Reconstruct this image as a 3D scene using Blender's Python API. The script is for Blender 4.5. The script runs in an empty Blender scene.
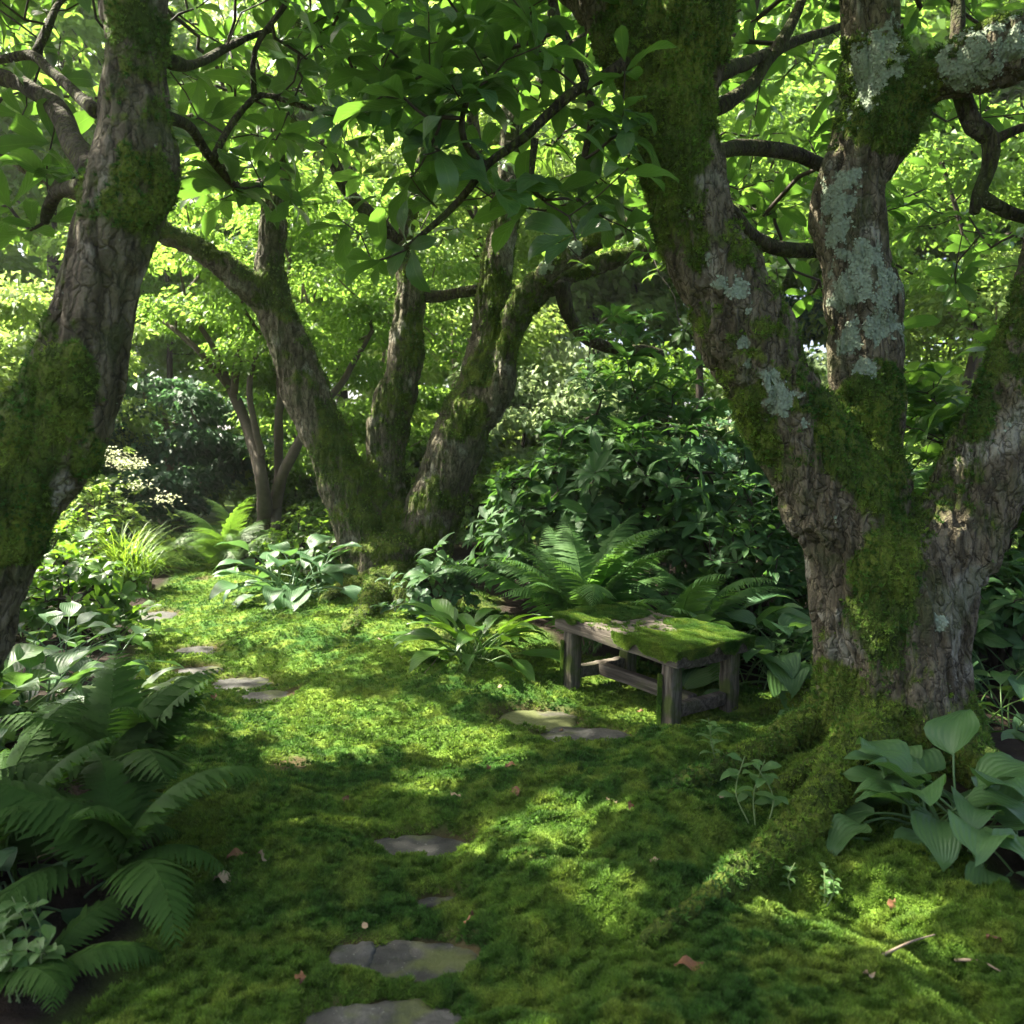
import bpy, math, random
import numpy as np
from mathutils import Vector, Matrix

random.seed(7)
RNG = np.random.default_rng(11)
PI = math.pi

# ------------------------------------------------------------------ camera, sky, sun, exposure
SC = bpy.context.scene
COL = SC.collection
F, YH, CX, H = 850.0, 450.0, 512.0, 1.55        # focal length in px, horizon row, centre column, eye height
cam_d = bpy.data.cameras.new("camera")
cam = bpy.data.objects.new("camera", cam_d)
COL.objects.link(cam)
cam.location = (0, 0, H)
cam.rotation_euler = (PI / 2, 0, 0)
cam_d.sensor_width = 36
cam_d.lens = F / 1024 * 36
cam_d.shift_y = -(512 - YH) / 1024
cam_d.clip_start = 0.05
cam_d.clip_end = 600
cam_d.dof.use_dof = True
cam_d.dof.focus_distance = 4.9
cam_d.dof.aperture_fstop = 3.2
SC.camera = cam

SUN = Vector((-0.70, 0.28, 1.0)).normalized()    # towards the sun
world = bpy.data.worlds.new("World")
SC.world = world
world.use_nodes = True
wn = world.node_tree
bg = wn.nodes["Background"]
sky = wn.nodes.new("ShaderNodeTexSky")
sky.sky_type = 'NISHITA'
sky.sun_disc = False
sky.sun_elevation = math.asin(SUN.z)
sky.sun_rotation = math.atan2(SUN.x, SUN.y)
sky.air_density = 0.55
sky.dust_density = 5.0
sky.ozone_density = 0.3
wn.links.new(sky.outputs[0], bg.inputs[0])
bg.inputs[1].default_value = 0.098
sun_d = bpy.data.lights.new("sun", 'SUN')
sun_d.energy = 5.0
sun_d.angle = math.radians(0.6)
sun_d.color = (1.0, 0.93, 0.78)
sun = bpy.data.objects.new("sun", sun_d)
COL.objects.link(sun)
sun.rotation_euler = SUN.to_track_quat('Z', 'Y').to_euler()
sun.location = SUN * 30
SC.view_settings.view_transform = 'Standard'
SC.view_settings.look = 'None'
SC.view_settings.gamma = 1
SC.view_settings.exposure = 2.65
SC.render.engine = 'CYCLES'
SC.cycles.use_denoising = True
SC.cycles.max_bounces = 8
SC.cycles.diffuse_bounces = 5
SC.cycles.glossy_bounces = 2
SC.cycles.transmission_bounces = 4
SC.cycles.caustics_reflective = False
SC.cycles.caustics_refractive = False

# ------------------------------------------------------------------ small maths
def P(px, py, d):
    return np.array(((px - CX) / F * d, d, H - (py - YH) / F * d))

def _hash(ix, iy, iz):
    h = (ix * 374761393 + iy * 668265263 + iz * 2147483647) & 0xFFFFFFFF
    h = ((h ^ (h >> 13)) * 1274126177) & 0xFFFFFFFF
    h = ((h ^ (h >> 16)) * 2246822519) & 0xFFFFFFFF
    return ((h ^ (h >> 15)) & 0xFFFFFF) / float(0xFFFFFF)

def noise(p):
    """smooth value noise in 0..1 at points (n,3)"""
    p = np.asarray(p, float)
    i = np.floor(p).astype(np.int64)
    f = p - i
    f = f * f * f * (f * (f * 6 - 15) + 10)
    r = 0
    for dx in (0, 1):
        for dy in (0, 1):
            for dz in (0, 1):
                w = (f[:, 0] if dx else 1 - f[:, 0]) * (f[:, 1] if dy else 1 - f[:, 1]) * (f[:, 2] if dz else 1 - f[:, 2])
                r = r + w * _hash(i[:, 0] + dx, i[:, 1] + dy, i[:, 2] + dz)
    return r

def fbm(p, oct=4, gain=0.5):
    a, s, t = 1.0, 0, 0
    p = np.asarray(p, float)
    for k in range(oct):
        s = s + a * noise(p * (2.03 ** k) + 17.3 * k)
        t += a
        a *= gain
    return s / t

def sst(a, b, x):
    t = np.clip((x - a) / (b - a), 0, 1)
    return t * t * (3 - 2 * t)

def unit(v):
    return v / (np.linalg.norm(v, axis=-1, keepdims=True) + 1e-12)

# ------------------------------------------------------------------ the lie of the land
def cells(x, y, sc, seed):
    """cushion shapes: rounded domes that meet in sharp creases"""
    u = x * sc + 60; v = y * sc * .9 + 60
    iu = np.floor(u).astype(np.int64); iv = np.floor(v).astype(np.int64)
    best = np.full(x.shape, 9.0)
    for a in (-1, 0, 1):
        for b in (-1, 0, 1):
            cu = iu + a + _hash(iu + a, iv + b, np.full_like(iu, seed)); cv = iv + b + _hash(iu + a, iv + b, np.full_like(iu, seed + 7))
            best = np.minimum(best, (u - cu) ** 2 + (v - cv) ** 2)
    return np.sqrt(np.clip(1 - best / .95, 0, 1))

def rough_gp(px, py):
    d = F * (H - 0.02) / max(py - YH, 1)
    return np.array(((px - CX) / F * d, d))

# stepping stones: centre px, half extents px, kind
STONES = [
    (378, 1012, 80, 30, 'big'), (418, 942, 66, 20, 'dark'), (352, 938, 22, 15, 'chip'), (422, 837, 56, 12, 'dark'),
    (440, 888, 24, 6, 'dark'), (538, 721, 44, 11, 'mossy'), (585, 741, 52, 13, 'dark'), (274, 692, 28, 6, 'dark'),
    (240, 676, 30, 7, 'dark'), (198, 664, 24, 5, 'dark'), (152, 613, 24, 6, 'dark'), (196, 646, 22, 5, 'dark'),
]
ST = []
for (px, py, hx, hy, kind) in STONES:
    c = rough_gp(px, py)
    d = c[1]
    ST.append((c[0], c[1], hx * d / F, hy * d * d / (F * H), kind))

PATH = np.array([rough_gp(*q) for q in ((380, 1010), (410, 940), (420, 840), (370, 780), (270, 692), (200, 664), (155, 615), (180, 585))])
RT = rough_gp(893, 770)      # right tree foot
MT = rough_gp(392, 592)      # middle tree foot
LT = P(-95, 880, 3.0)[:2]

def seg_dist(x, y, pts):
    best = np.full(x.shape, 1e9)
    for a, b in zip(pts[:-1], pts[1:]):
        ab = b - a
        t = np.clip(((x - a[0]) * ab[0] + (y - a[1]) * ab[1]) / (ab @ ab), 0, 1)
        best = np.minimum(best, np.hypot(x - a[0] - t * ab[0], y - a[1] - t * ab[1]))
    return best

def stone_mask(x, y, grow=1.0):
    m = np.zeros(x.shape)
    for (sx, sy, rx, ry, k) in ST:
        q = np.hypot((x - sx) / (rx * grow + .02), (y - sy) / (ry * grow + .02))
        m = np.maximum(m, 1 - sst(0.75, 1.25, q))
    return m

HUMPS = [tuple(rough_gp(px, py)) + (r, h) for px, py, r, h in ((700, 752, .26, .08), (655, 790, .24, .07), (615, 815, .20, .05), (690, 850, .26, .08), (640, 860, .2, .05), (300, 640, .5, .09), (390, 665, .5, .10), (330, 690, .4, .06), (250, 790, .35, .07), (560, 900, .25, .05), (300, 870, .3, .06), (470, 690, .4, .06))]
BENCH_C = np.array((0.86, 5.22))

def G(x, y):
    x = np.asarray(x, float); y = np.asarray(y, float)
    sh = x.shape
    x = x.ravel(); y = y.ravel()
    z = 0.006 * np.maximum(y - 10, 0) + 0.02 * np.maximum(y - 40, 0)
    p = np.stack((x, y, np.zeros_like(x)), 1)
    near = sst(40, 14, y)
    pd = seg_dist(x, y, PATH)
    w = 0.35 + 0.65 * sst(0.15, 1.1, pd)
    big = fbm(p * 0.8 + 3.1, 2) - 0.5
    wx = x + .16 * (noise(p * 5 + 3) - .5); wy = y + .16 * (noise(p * 5 + 13) - .5)
    b1 = cells(wx, wy, 1.9, 3); b2 = cells(wx, wy, 4.3, 5); b3 = noise(p * 12 + 5.7)
    cush = 0.19 * (b1 - .7) * w * (.6 + .5 * sst(-.4, .6, x)) + 0.062 * (b2 - .7) * (.4 + .6 * w) + 0.020 * (b3 - 0.5)
    rmound = np.exp(-((x - 0.75) ** 2 + (y - 3.75) ** 2) / 0.5) * 0.06
    mm = np.exp(-((x - MT[0]) ** 2 + (y - MT[1] + .4) ** 2) / 2.2) * 0.10
    rm = np.exp(-((x - RT[0]) ** 2 + (y - RT[1]) ** 2) / 0.5) * 0.02
    dip = -0.035 * np.exp(-(pd / 0.4) ** 2)
    bz = np.exp(-((x - BENCH_C[0]) ** 2 + (y - BENCH_C[1]) ** 2) / 0.35)
    sm = stone_mask(x, y)
    for (mx, my, mr, mh) in HUMPS:
        z = z + mh * np.exp(-(((x - mx) / mr) ** 2 + ((y - my) / (mr * .8)) ** 2) ** 1.5)
    z = z + near * (0.16 * big * (1 - bz) * (1 - .6 * sm) + cush * (1 - 0.85 * sm) * (1 - .5 * bz)) + rmound + mm + rm + dip - 0.02 * sm
    z = z * (1 - .85 * np.exp(-((x - 0.9) ** 2 + (y - 5.1) ** 2) / .45))
    return z.reshape(sh)

def g1(x, y):
    return float(G(np.array([x]), np.array([y]))[0])

def gp(px, py):
    d = F * H / (py - YH)
    for _ in range(14):
        x = (px - CX) / F * d
        d = 0.5 * d + 0.5 * F * (H - g1(x, d)) / (py - YH)
    x = (px - CX) / F * d
    return np.array((x, d, g1(x, d)))

def bed(x, y):
    """1 where the planting beds (dark soil) are, 0 on the moss"""
    p = np.stack((x, y, np.zeros_like(x)), 1)
    wob = (fbm(p * 1.3, 3) - .5) * 0.9
    left = np.interp(y, [0, 2.4, 2.9, 3.6, 5.2, 7, 9, 11, 14], [-1.0, -1.12, -1.15, -1.5, -2.2, -3.1, -3.8, -4.2, -9.5])
    right = np.interp(y, [0, 3.2, 3.9, 4.6, 5.6, 6.4, 8, 9, 11, 14], [2.0, 1.55, 1.9, 1.9, 1.4, 0.35, -.15, -.4, -3.2, -6])
    return np.maximum(sst(-.12, .12, left - x + wob * .35), sst(-.12, .12, x - right + wob * .4)) * sst(15, 12.5, y)

# ------------------------------------------------------------------ mesh helpers
def mk(name, V, polys, mat, parent=None, attrs=None, smooth=True):
    V = np.asarray(V, np.float32)
    polys = [np.asarray(q, np.int32) for q in (polys if isinstance(polys, list) else [polys]) if len(q)]
    me = bpy.data.meshes.new(name)
    me.vertices.add(len(V))
    me.vertices.foreach_set("co", V.ravel())
    nl = sum(q.size for q in polys)
    npol = sum(len(q) for q in polys)
    me.loops.add(nl)
    me.loops.foreach_set("vertex_index", np.concatenate([q.ravel() for q in polys]))
    me.polygons.add(npol)
    tot = np.concatenate([np.full(len(q), q.shape[1], np.int32) for q in polys])
    st = np.concatenate(([0], np.cumsum(tot)[:-1])).astype(np.int32)
    me.polygons.foreach_set("loop_start", st)
    me.polygons.foreach_set("loop_total", tot)
    me.polygons.foreach_set("use_smooth", np.full(npol, smooth, bool))
    for k, a in (attrs or {}).items():
        at = me.attributes.new(k, 'FLOAT', 'POINT')
        at.data.foreach_set("value", np.asarray(a, np.float32))
    me.update(calc_edges=True)
    me.validate()
    if mat: me.materials.append(mat)
    o = bpy.data.objects.new(name, me)
    COL.objects.link(o)
    if parent: o.parent = parent
    return o

def tag(o, label=None, cat=None, group=None, kind=None):
    if label: o["label"] = label
    if cat: o["category"] = cat
    if group: o["group"] = group
    if kind: o["kind"] = kind
    return o

def thing(name, label, cat, loc=(0, 0, 0), group=None):
    o = bpy.data.objects.new(name, None)
    COL.objects.link(o)
    o.location = loc
    o.empty_display_size = 0.1
    return tag(o, label, cat, group)

def catmull(C, step):
    """resample control rows (n,k) with a Catmull-Rom curve; step is a length in the first three columns"""
    C = np.asarray(C, float)
    Q = np.vstack((2 * C[0] - C[1], C, 2 * C[-1] - C[-2]))
    out = []
    for i in range(1, len(Q) - 2):
        p0, p1, p2, p3 = Q[i - 1:i + 3]
        n = max(2, int(np.linalg.norm(p2[:3] - p1[:3]) / step))
        t = np.linspace(0, 1, n, endpoint=False)[:, None]
        out.append(0.5 * (2 * p1 + (p2 - p0) * t + (2 * p0 - 5 * p1 + 4 * p2 - p3) * t ** 2 + (3 * p1 - p0 - 3 * p2 + p3) * t ** 3))
    out.append(C[-1:])
    return np.vstack(out)

def tube(pts, rad, sides=8, cap=True):
    pts = np.asarray(pts, float); rad = np.asarray(rad, float)
    n = len(pts)
    T = np.gradient(pts, axis=0)
    T = unit(T)
    ref = np.array((0.0, 0.0, 1.0)) if abs(T[0, 2]) < .9 else np.array((1.0, 0, 0))
    u = unit(np.cross(T[0], ref))
    U = [u]
    for i in range(1, n):
        u = unit(u - T[i] * (u @ T[i])); U.append(u)
    U = np.array(U); W = np.cross(T, U)
    a = np.arange(sides) / sides * 2 * PI
    V = pts[:, None, :] + rad[:, None, None] * (np.cos(a)[None, :, None] * U[:, None, :] + np.sin(a)[None, :, None] * W[:, None, :])
    V = V.reshape(-1, 3)
    i = np.arange(n - 1)[:, None] * sides; j = np.arange(sides)[None, :]; k = (j + 1) % sides
    Q = np.stack((i + j, i + k, i + sides + k, i + sides + j), -1).reshape(-1, 4)
    tris = np.zeros((0, 3), int)
    if cap:
        V = np.vstack((V, pts[:1] - T[:1] * rad[0] * .6, pts[-1:] + T[-1:] * rad[-1] * .6))
        jj = np.arange(sides); kk = (jj + 1) % sides
        b = (n - 1) * sides
        tris = np.vstack((np.stack((np.full(sides, n * sides), kk, jj), 1), np.stack((np.full(sides, n * sides + 1), b + jj, b + kk), 1)))
    return V, Q, tris

class Bag:
    """collects pieces of one mesh"""
    def __init__(s): s.V, s.Q, s.T, s.A, s.n = [], [], [], {}, 0
    def add(s, V, Q=None, T=None, **attrs):
        s.V.append(np.asarray(V, float))
        if Q is not None and len(Q): s.Q.append(np.asarray(Q) + s.n)
        if T is not None and len(T): s.T.append(np.asarray(T) + s.n)
        for k, a in attrs.items(): s.A.setdefault(k, []).append(np.broadcast_to(np.asarray(a, float), (len(V),)))
        s.n += len(V)
    def build(s, name, mat, parent=None, smooth=True):
        pol = []
        if s.Q: pol.append(np.vstack(s.Q))
        if s.T: pol.append(np.vstack(s.T))
        return mk(name, np.vstack(s.V), pol, mat, parent, {k: np.concatenate(a) for k, a in s.A.items()}, smooth)

def blade(L, W, prof, ns=5, na=2, fold=0.25, droop=0.8, curl=0.0, wave=0.0, seed=0):
    """a leaf along +X with its base at the origin; returns verts, quads, along, across"""
    t = np.linspace(0, 1, ns + 1)
    w = W * prof(t)
    ang = droop * t * t * 1.0 - curl * np.sin(PI * t)
    dx = np.diff(t, prepend=0) * L
    x = np.cumsum(np.cos(ang) * dx); z = np.cumsum(-np.sin(ang) * dx)
    c = np.linspace(-1, 1, 2 * na // 2 * 1 + 1) if na == 2 else np.linspace(-1, 1, na + 1)
    X = x[:, None] + np.zeros_like(c)[None]
    Y = w[:, None] * c[None]
    Z = z[:, None] + fold * np.abs(Y) + wave * W * np.sin(t[:, None] * 9 + seed + 2 * np.sign(c)[None]) * np.abs(c)[None] * .6
    V = np.stack((X, Y, Z), -1).reshape(-1, 3)
    m = len(c)
    i = np.arange(ns)[:, None] * m; j = np.arange(m - 1)[None]
    Q = np.stack((i + j, i + m + j, i + m + j + 1, i + j + 1), -1).reshape(-1, 4)
    return V, Q, np.repeat(t, m), np.tile(c, ns + 1)

obovate = lambda t: np.clip(2.95 * np.clip(t, .02, 1) ** 1.15 * np.clip(1 - t, 0.0, 1) ** .68, .03, 1)
elliptic = lambda t: np.clip(np.sin(PI * np.clip(t, .01, .995)) ** .9, .015, 1)
heart = lambda t: np.clip(np.sin(PI * np.clip(t, .004, .997) ** .62) ** .85, .01, 1)
lanceo = lambda t: np.clip(np.sin(PI * np.clip(t, .01, .995) ** .8) ** 1.1, .012, 1)

def frames(dirs, norms):
    """rotation matrices with X along dirs and Z near norms"""
    x = unit(dirs)
    z = unit(norms - x * np.sum(norms * x, -1, keepdims=True))
    y = np.cross(z, x)
    return np.stack((x, y, z), -1)

def scatter(bag, templates, pos, dirs, norms, scale, rnd=None):
    """copies of the leaf templates gathered into one bag"""
    n = len(pos)
    if n == 0: return
    R = frames(dirs, norms)
    pick = RNG.integers(0, len(templates), n)
    rnd = RNG.random(n) if rnd is None else rnd
    scale = np.broadcast_to(scale, (n,))
    for k, (TV, TQ, la, lv) in enumerate(templates):
        s = np.where(pick == k)[0]
        if len(s) == 0: continue
        V = np.einsum('nij,mj->nmi', R[s], TV) * scale[s, None, None] + pos[s, None]
        m = len(TV)
        Q = (TQ[None] + (np.arange(len(s)) * m)[:, None, None]).reshape(-1, TQ.shape[1])
        kw = dict(rnd=np.repeat(rnd[s], m), lu=np.tile(la, len(s)), lv=np.tile(lv, len(s)))
        if TQ.shape[1] == 4: bag.add(V.reshape(-1, 3), Q, None, **kw)
        else: bag.add(V.reshape(-1, 3), None, Q, **kw)

# ------------------------------------------------------------------ materials
class NT:
    def __init__(s, name):
        s.m = bpy.data.materials.new(name); s.m.use_nodes = True
        s.t = s.m.node_tree; s.t.nodes.clear()
        s.out = s.n('ShaderNodeOutputMaterial')
    def n(s, ty, **kw):
        nd = s.t.nodes.new(ty)
        for k, v in kw.items(): setattr(nd, k, v)
        return nd
    def put(s, inp, v):
        if isinstance(v, (int, float)): inp.default_value = v
        elif isinstance(v, (tuple, list)): inp.default_value = tuple(v) + ((1,) if len(v) == 3 and inp.type == 'RGBA' else ())
        else: s.t.links.new(v, inp)
    def attr(s, name): return s.n('ShaderNodeAttribute', attribute_name=name).outputs['Fac']
    def pos(s): return s.n('ShaderNodeNewGeometry').outputs['Position']
    def noise(s, scale, detail=3, rough=.55, vec=None, sxyz=None):
        v = vec or s.pos()
        if sxyz:
            mp = s.n('ShaderNodeMapping'); s.put(mp.inputs[0], v); mp.inputs['Scale'].default_value = sxyz; v = mp.outputs[0]
        nd = s.n('ShaderNodeTexNoise'); nd.inputs['Scale'].default_value = scale; nd.inputs['Detail'].default_value = detail; nd.inputs['Roughness'].default_value = rough
        s.put(nd.inputs['Vector'], v)
        return nd.outputs['Fac']
    def math(s, op, a, b=0.0, c=0.0, clamp=False):
        nd = s.n('ShaderNodeMath', operation=op, use_clamp=clamp)
        s.put(nd.inputs[0], a); s.put(nd.inputs[1], b)
        if len(nd.inputs) > 2: s.put(nd.inputs[2], c)
        return nd.outputs[0]
    def rng(s, v, a, b, c=0.0, d=1.0):
        nd = s.n('ShaderNodeMapRange', interpolation_type='SMOOTHSTEP'); s.put(nd.inputs[0], v)
        for i, q in enumerate((a, b, c, d)): nd.inputs[1 + i].default_value = q
        return nd.outputs[0]
    def mix(s, f, a, b, mode='MIX'):
        nd = s.n('ShaderNodeMix', data_type='RGBA', blend_type=mode)
        s.put(nd.inputs[0], f); s.put(nd.inputs[6], a); s.put(nd.inputs[7], b)
        return nd.outputs[2]
    def bright(s, col, v):
        nd = s.n('ShaderNodeHueSaturation'); s.put(nd.inputs['Color'], col); s.put(nd.inputs['Value'], v)
        return nd.outputs[0]
    def bump(s, h, strength=.4, dist=.01):
        nd = s.n('ShaderNodeBump'); s.put(nd.inputs['Height'], h); nd.inputs['Strength'].default_value = strength; nd.inputs['Distance'].default_value = dist
        return nd.outputs[0]
    def bsdf(s, col, rough=.7, spec=.4, bump=None, sheen=0):
        b = s.n('ShaderNodeBsdfPrincipled'); s.put(b.inputs['Base Color'], col); s.put(b.inputs['Roughness'], rough); b.inputs['Specular IOR Level'].default_value = spec
        if bump is not None: s.put(b.inputs['Normal'], bump)
        return b.outputs[0]
    def done(s, sh): s.put(s.out.inputs[0], sh); return s.m

def leafmat(name, c1, c2, tcol, tr=.4, rough=.42, spec=.5, veins='net', var=.35, rib=(.16, .26, .06), yellow=None):
    s = NT(name)
    r = s.attr('rnd'); lu = s.attr('lu'); lv = s.attr('lv')
    col = s.mix(r, c1, c2)
    tc = s.mix(r, tcol, tuple(min(1, q * 1.25) for q in tcol))
    blot = s.noise(14, 2)
    v = s.math('ADD', s.math('MULTIPLY', blot, var * 1.2), 1 - var * .6)
    if yellow:
        yk = s.rng(r, .93, .97)
        col = s.mix(yk, col, yellow); tc = s.mix(yk, tc, tuple(min(1, q * 1.6) for q in yellow))
    av = s.math('ABSOLUTE', lv)
    h = None
    if veins == 'net':
        k = s.math('SUBTRACT', s.math('MULTIPLY', lu, 52.0), s.math('MULTIPLY', av, 16.0))
        h = s.math('MULTIPLY', s.math('SINE', k), .5)
    elif veins == 'par':
        h = s.math('SINE', s.math('MULTIPLY', lv, 30.0))
        col = s.mix(s.rng(h, .5, 1, 0, .10), col, rib)
    if veins:
        col = s.mix(s.rng(av, .0, .07, .55, 0), col, rib)
    col = s.bright(col, v); tc = s.bright(tc, v)
    bm = s.bump(h, .25, .004) if h is not None else None
    a = s.bsdf(col, rough, spec, bm)
    t = s.n('ShaderNodeBsdfTranslucent'); s.put(t.inputs[0], tc)
    mx = s.n('ShaderNodeMixShader'); mx.inputs[0].default_value = tr
    s.t.links.new(a, mx.inputs[1]); s.t.links.new(t.outputs[0], mx.inputs[2])
    return s.done(mx.outputs[0])

def moss_colour(s, rnd=None):
    n1 = s.noise(1.1, 3); n2 = s.noise(6.5, 3); n3 = s.noise(2.3, 4, .6, sxyz=(1, 1, .6))
    c = s.mix(s.rng(n1, .36, .66), (.030, .088, .012), (.094, .168, .018))
    c = s.mix(s.rng(n2, .42, .72, 0, .75), c, (.168, .228, .030))
    c = s.mix(s.rng(n2, .48, .25, 0, .6), c, (.020, .060, .008))
    c = s.mix(s.rng(n3, .60, .74, 0, .22), c, (.13, .115, .022))
    return c

def mossmat(name, tufts):
    s = NT(name)
    c = moss_colour(s)
    if tufts:
        r = s.attr('rnd')
        c = s.bright(c, s.math('ADD', s.math('MULTIPLY', r, .9), .6))
        a = s.bsdf(c, .75, .25)
        t = s.n('ShaderNodeBsdfTranslucent'); s.put(t.inputs[0], s.bright(c, 1.5))
        mx = s.n('ShaderNodeMixShader'); mx.inputs[0].default_value = .35
        s.t.links.new(a, mx.inputs[1]); s.t.links.new(t.outputs[0], mx.inputs[2])
        return s.done(mx.outputs[0])
    b = s.attr('bare'); st = s.attr('soil')
    soil = s.mix(s.noise(25, 4), (.012, .009, .006), (.036, .026, .018))
    dirt = s.mix(s.noise(18, 4), (.05, .036, .018), (.10, .085, .035))
    c = s.mix(b, c, dirt); c = s.mix(st, c, soil)
    h = s.math('ADD', s.noise(90, 3), s.math('MULTIPLY', s.noise(260, 2), .6))
    return s.done(s.bsdf(c, .95, .15, s.bump(h, .9, .012)))

def barkmat(name, c1, c2, pale, lichen=(.24, .285, .20)):
    s = NT(name)
    n = s.noise(9, 5, .65, sxyz=(1.4, 1.4, .32)); n2 = s.noise(38, 4, .6, sxyz=(1.3, 1.3, .35)); n3 = s.noise(3.1, 3, .6); n4 = s.noise(120, 3)
    c = s.mix(s.rng(n, .36, .62), c1, c2)
    c = s.mix(s.rng(n3, .56, .68, 0, .75), c, pale)
    c = s.mix(s.rng(n2, .5, .3, 0, .8), c, tuple(q * .35 for q in c1))
    vo = s.n('ShaderNodeTexVoronoi', feature='DISTANCE_TO_EDGE'); vo.inputs['Scale'].default_value = 21
    mp = s.n('ShaderNodeMapping'); mp.inputs['Scale'].default_value = (1, 1, .30)
    wv = s.n('ShaderNodeVectorMath', operation='ADD'); s.put(wv.inputs[0], s.pos())
    nv = s.n('ShaderNodeTexNoise'); nv.inputs['Scale'].default_value = 11; nv.inputs['Detail'].default_value = 3; s.put(nv.inputs['Vector'], s.pos())
    sc_ = s.n('ShaderNodeVectorMath', operation='SCALE'); s.put(sc_.inputs[0], nv.outputs['Color']); sc_.inputs['Scale'].default_value = .11
    s.put(wv.inputs[1], sc_.outputs[0]); s.put(mp.inputs[0], wv.outputs[0]); s.put(vo.inputs['Vector'], mp.outputs[0])
    plate = s.rng(vo.outputs['Distance'], -.02, .20)
    c = s.mix(s.rng(plate, .32, 0, 0, .7), c, tuple(q * .28 for q in c1))
    c = s.mix(s.rng(s.noise(4.2, 4, .6), .48, .66, 0, .5), c, (.055, .075, .022))
    sp = s.rng(s.noise(55, 2), .70, .76)
    c = s.mix(s.math('MULTIPLY', sp, .6), c, lichen)
    mo = s.attr('moss'); li = s.attr('lichen')
    c = s.mix(s.rng(li, .35, .6), c, s.mix(n4, tuple(q * .55 for q in lichen), tuple(q * 1.25 for q in lichen)))
    mc = s.mix(s.rng(s.noise(5, 3), .35, .68), (.040, .068, .008), (.115, .155, .018))
    mc = s.mix(s.rng(n4, .55, .3, 0, .7), mc, (.015, .02, .004))
    c = s.mix(s.rng(s.math('ADD', mo, s.math('MULTIPLY', s.math('SUBTRACT', n2, .5), .5)), .38, .58), c, mc)
    h = s.math('ADD', s.math('ADD', n2, s.math('MULTIPLY', plate, .6)), s.math('ADD', s.math('MULTIPLY', n, .8), s.math('MULTIPLY', n4, .45)))
    return s.done(s.bsdf(c, .92, .2, s.bump(h, .9, .026)))

def woodmat():
    s = NT('weathered grey wood')
    tc = s.n('ShaderNodeTexCoord').outputs['Object']
    g = s.noise(16, 5, .65, vec=tc, sxyz=(.10, 2.4, 2.4)); g2 = s.noise(60, 3, .6, vec=tc, sxyz=(.05, 2, 2)); b = s.noise(5, 3, .6, vec=tc)
    c = s.mix(s.rng(g, .35, .65), (.05, .041, .030), (.145, .125, .098))
    c = s.mix(s.rng(g2, .5, .3, 0, .7), c, (.025, .02, .015))
    c = s.mix(s.rng(b, .52, .72, 0, .55), c, (.06, .075, .022))
    return s.done(s.bsdf(c, .85, .25, s.bump(s.math('ADD', g, g2), .6, .008)))

def postmat():
    s = NT('weathered upright wood')
    tc = s.n('ShaderNodeTexCoord').outputs['Object']
    g = s.noise(16, 5, .65, vec=tc, sxyz=(2.4, 2.4, .1)); g2 = s.noise(60, 3, .6, vec=tc, sxyz=(2, 2, .05)); b = s.noise(6, 3, .6, vec=tc)
    c = s.mix(s.rng(g, .35, .65), (.05, .042, .03), (.17, .15, .11))
    c = s.mix(s.rng(g2, .5, .3, 0, .7), c, (.02, .016, .012))
    c = s.mix(s.rng(b, .45, .62, 0, .85), c, (.06, .085, .014))
    return s.done(s.bsdf(c, .85, .25, s.bump(s.math('ADD', g, g2), .6, .008)))

def stonemat(name, c1, c2, mossy=.3):
    s = NT(name)
    n = s.noise(7, 5, .65); n2 = s.noise(45, 4, .7); n3 = s.noise(5, 3); sp = s.noise(90, 2)
    c = s.mix(s.rng(n, .32, .68), c1, c2)
    c = s.mix(s.rng(n2, .55, .35, 0, .6), c, tuple(q * .4 for q in c1))
    c = s.mix(s.rng(sp, .66, .72, 0, .5), c, (.3, .3, .27))
    c = s.mix(s.rng(n3, .66 - mossy * .4, .80 - mossy * .4, 0, .85), c, (.07, .085, .02))
    return s.done(s.bsdf(c, s.rng(n2, .3, .7, .55, .85), .4, s.bump(s.math('ADD', n, s.math('MULTIPLY', n2, .6)), .6, .012)))

def plain(name, c1, c2, scale=20, rough=.8, spec=.3):
    s = NT(name)
    c = s.mix(s.noise(scale, 4), c1, c2)
    return s.done(s.bsdf(c, rough, spec, s.bump(s.noise(scale * 4, 3), .4, .006)))

M = {}
M['ground'] = mossmat('moss and soil ground', False)
M['moss'] = mossmat('moss shoots', True)
M['bark'] = barkmat('mossy brown bark', (.068, .057, .034), (.165, .142, .092), (.33, .32, .25))
M['barkgrey'] = barkmat('mossy grey bark', (.072, .062, .040), (.175, .155, .105), (.34, .33, .26))
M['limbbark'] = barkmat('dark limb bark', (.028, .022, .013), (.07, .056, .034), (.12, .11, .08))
M['stemdark'] = plain('brown stem bark', (.045, .036, .024), (.11, .09, .06), 16)
M['twig'] = plain('dark twig bark', (.022, .016, .011), (.055, .042, .028), 25)
M['palebark'] = plain('pale grey brown bark', (.08, .065, .045), (.22, .18, .13), 14)
M['wood'] = woodmat(); M['post'] = postmat()
M['stone'] = stonemat('dark path stone', (.020, .020, .018), (.058, .057, .050), .35)
M['stonepale'] = stonemat('pale path stone', (.032, .032, .028), (.095, .092, .080), .35)
M['stonemossy'] = stonemat('mossy path stone', (.04, .038, .026), (.085, .08, .05), .85)
M['canopy'] = leafmat('broad canopy leaf', (.030, .080, .022), (.060, .122, .030), (.12, .26, .028), .42, .38, .5)
M['canopymid'] = leafmat('mid canopy leaf', (.040, .095, .022), (.075, .140, .03), (.19, .34, .04), .48, .4, .5)
M['rhodo'] = leafmat('glossy evergreen leaf', (.028, .080, .026), (.052, .120, .034), (.09, .21, .03), .34, .55, .24)
M['laurel'] = leafmat('laurel leaf', (.042, .110, .028), (.07, .15, .034), (.15, .30, .03), .42, .34, .55)
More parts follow.
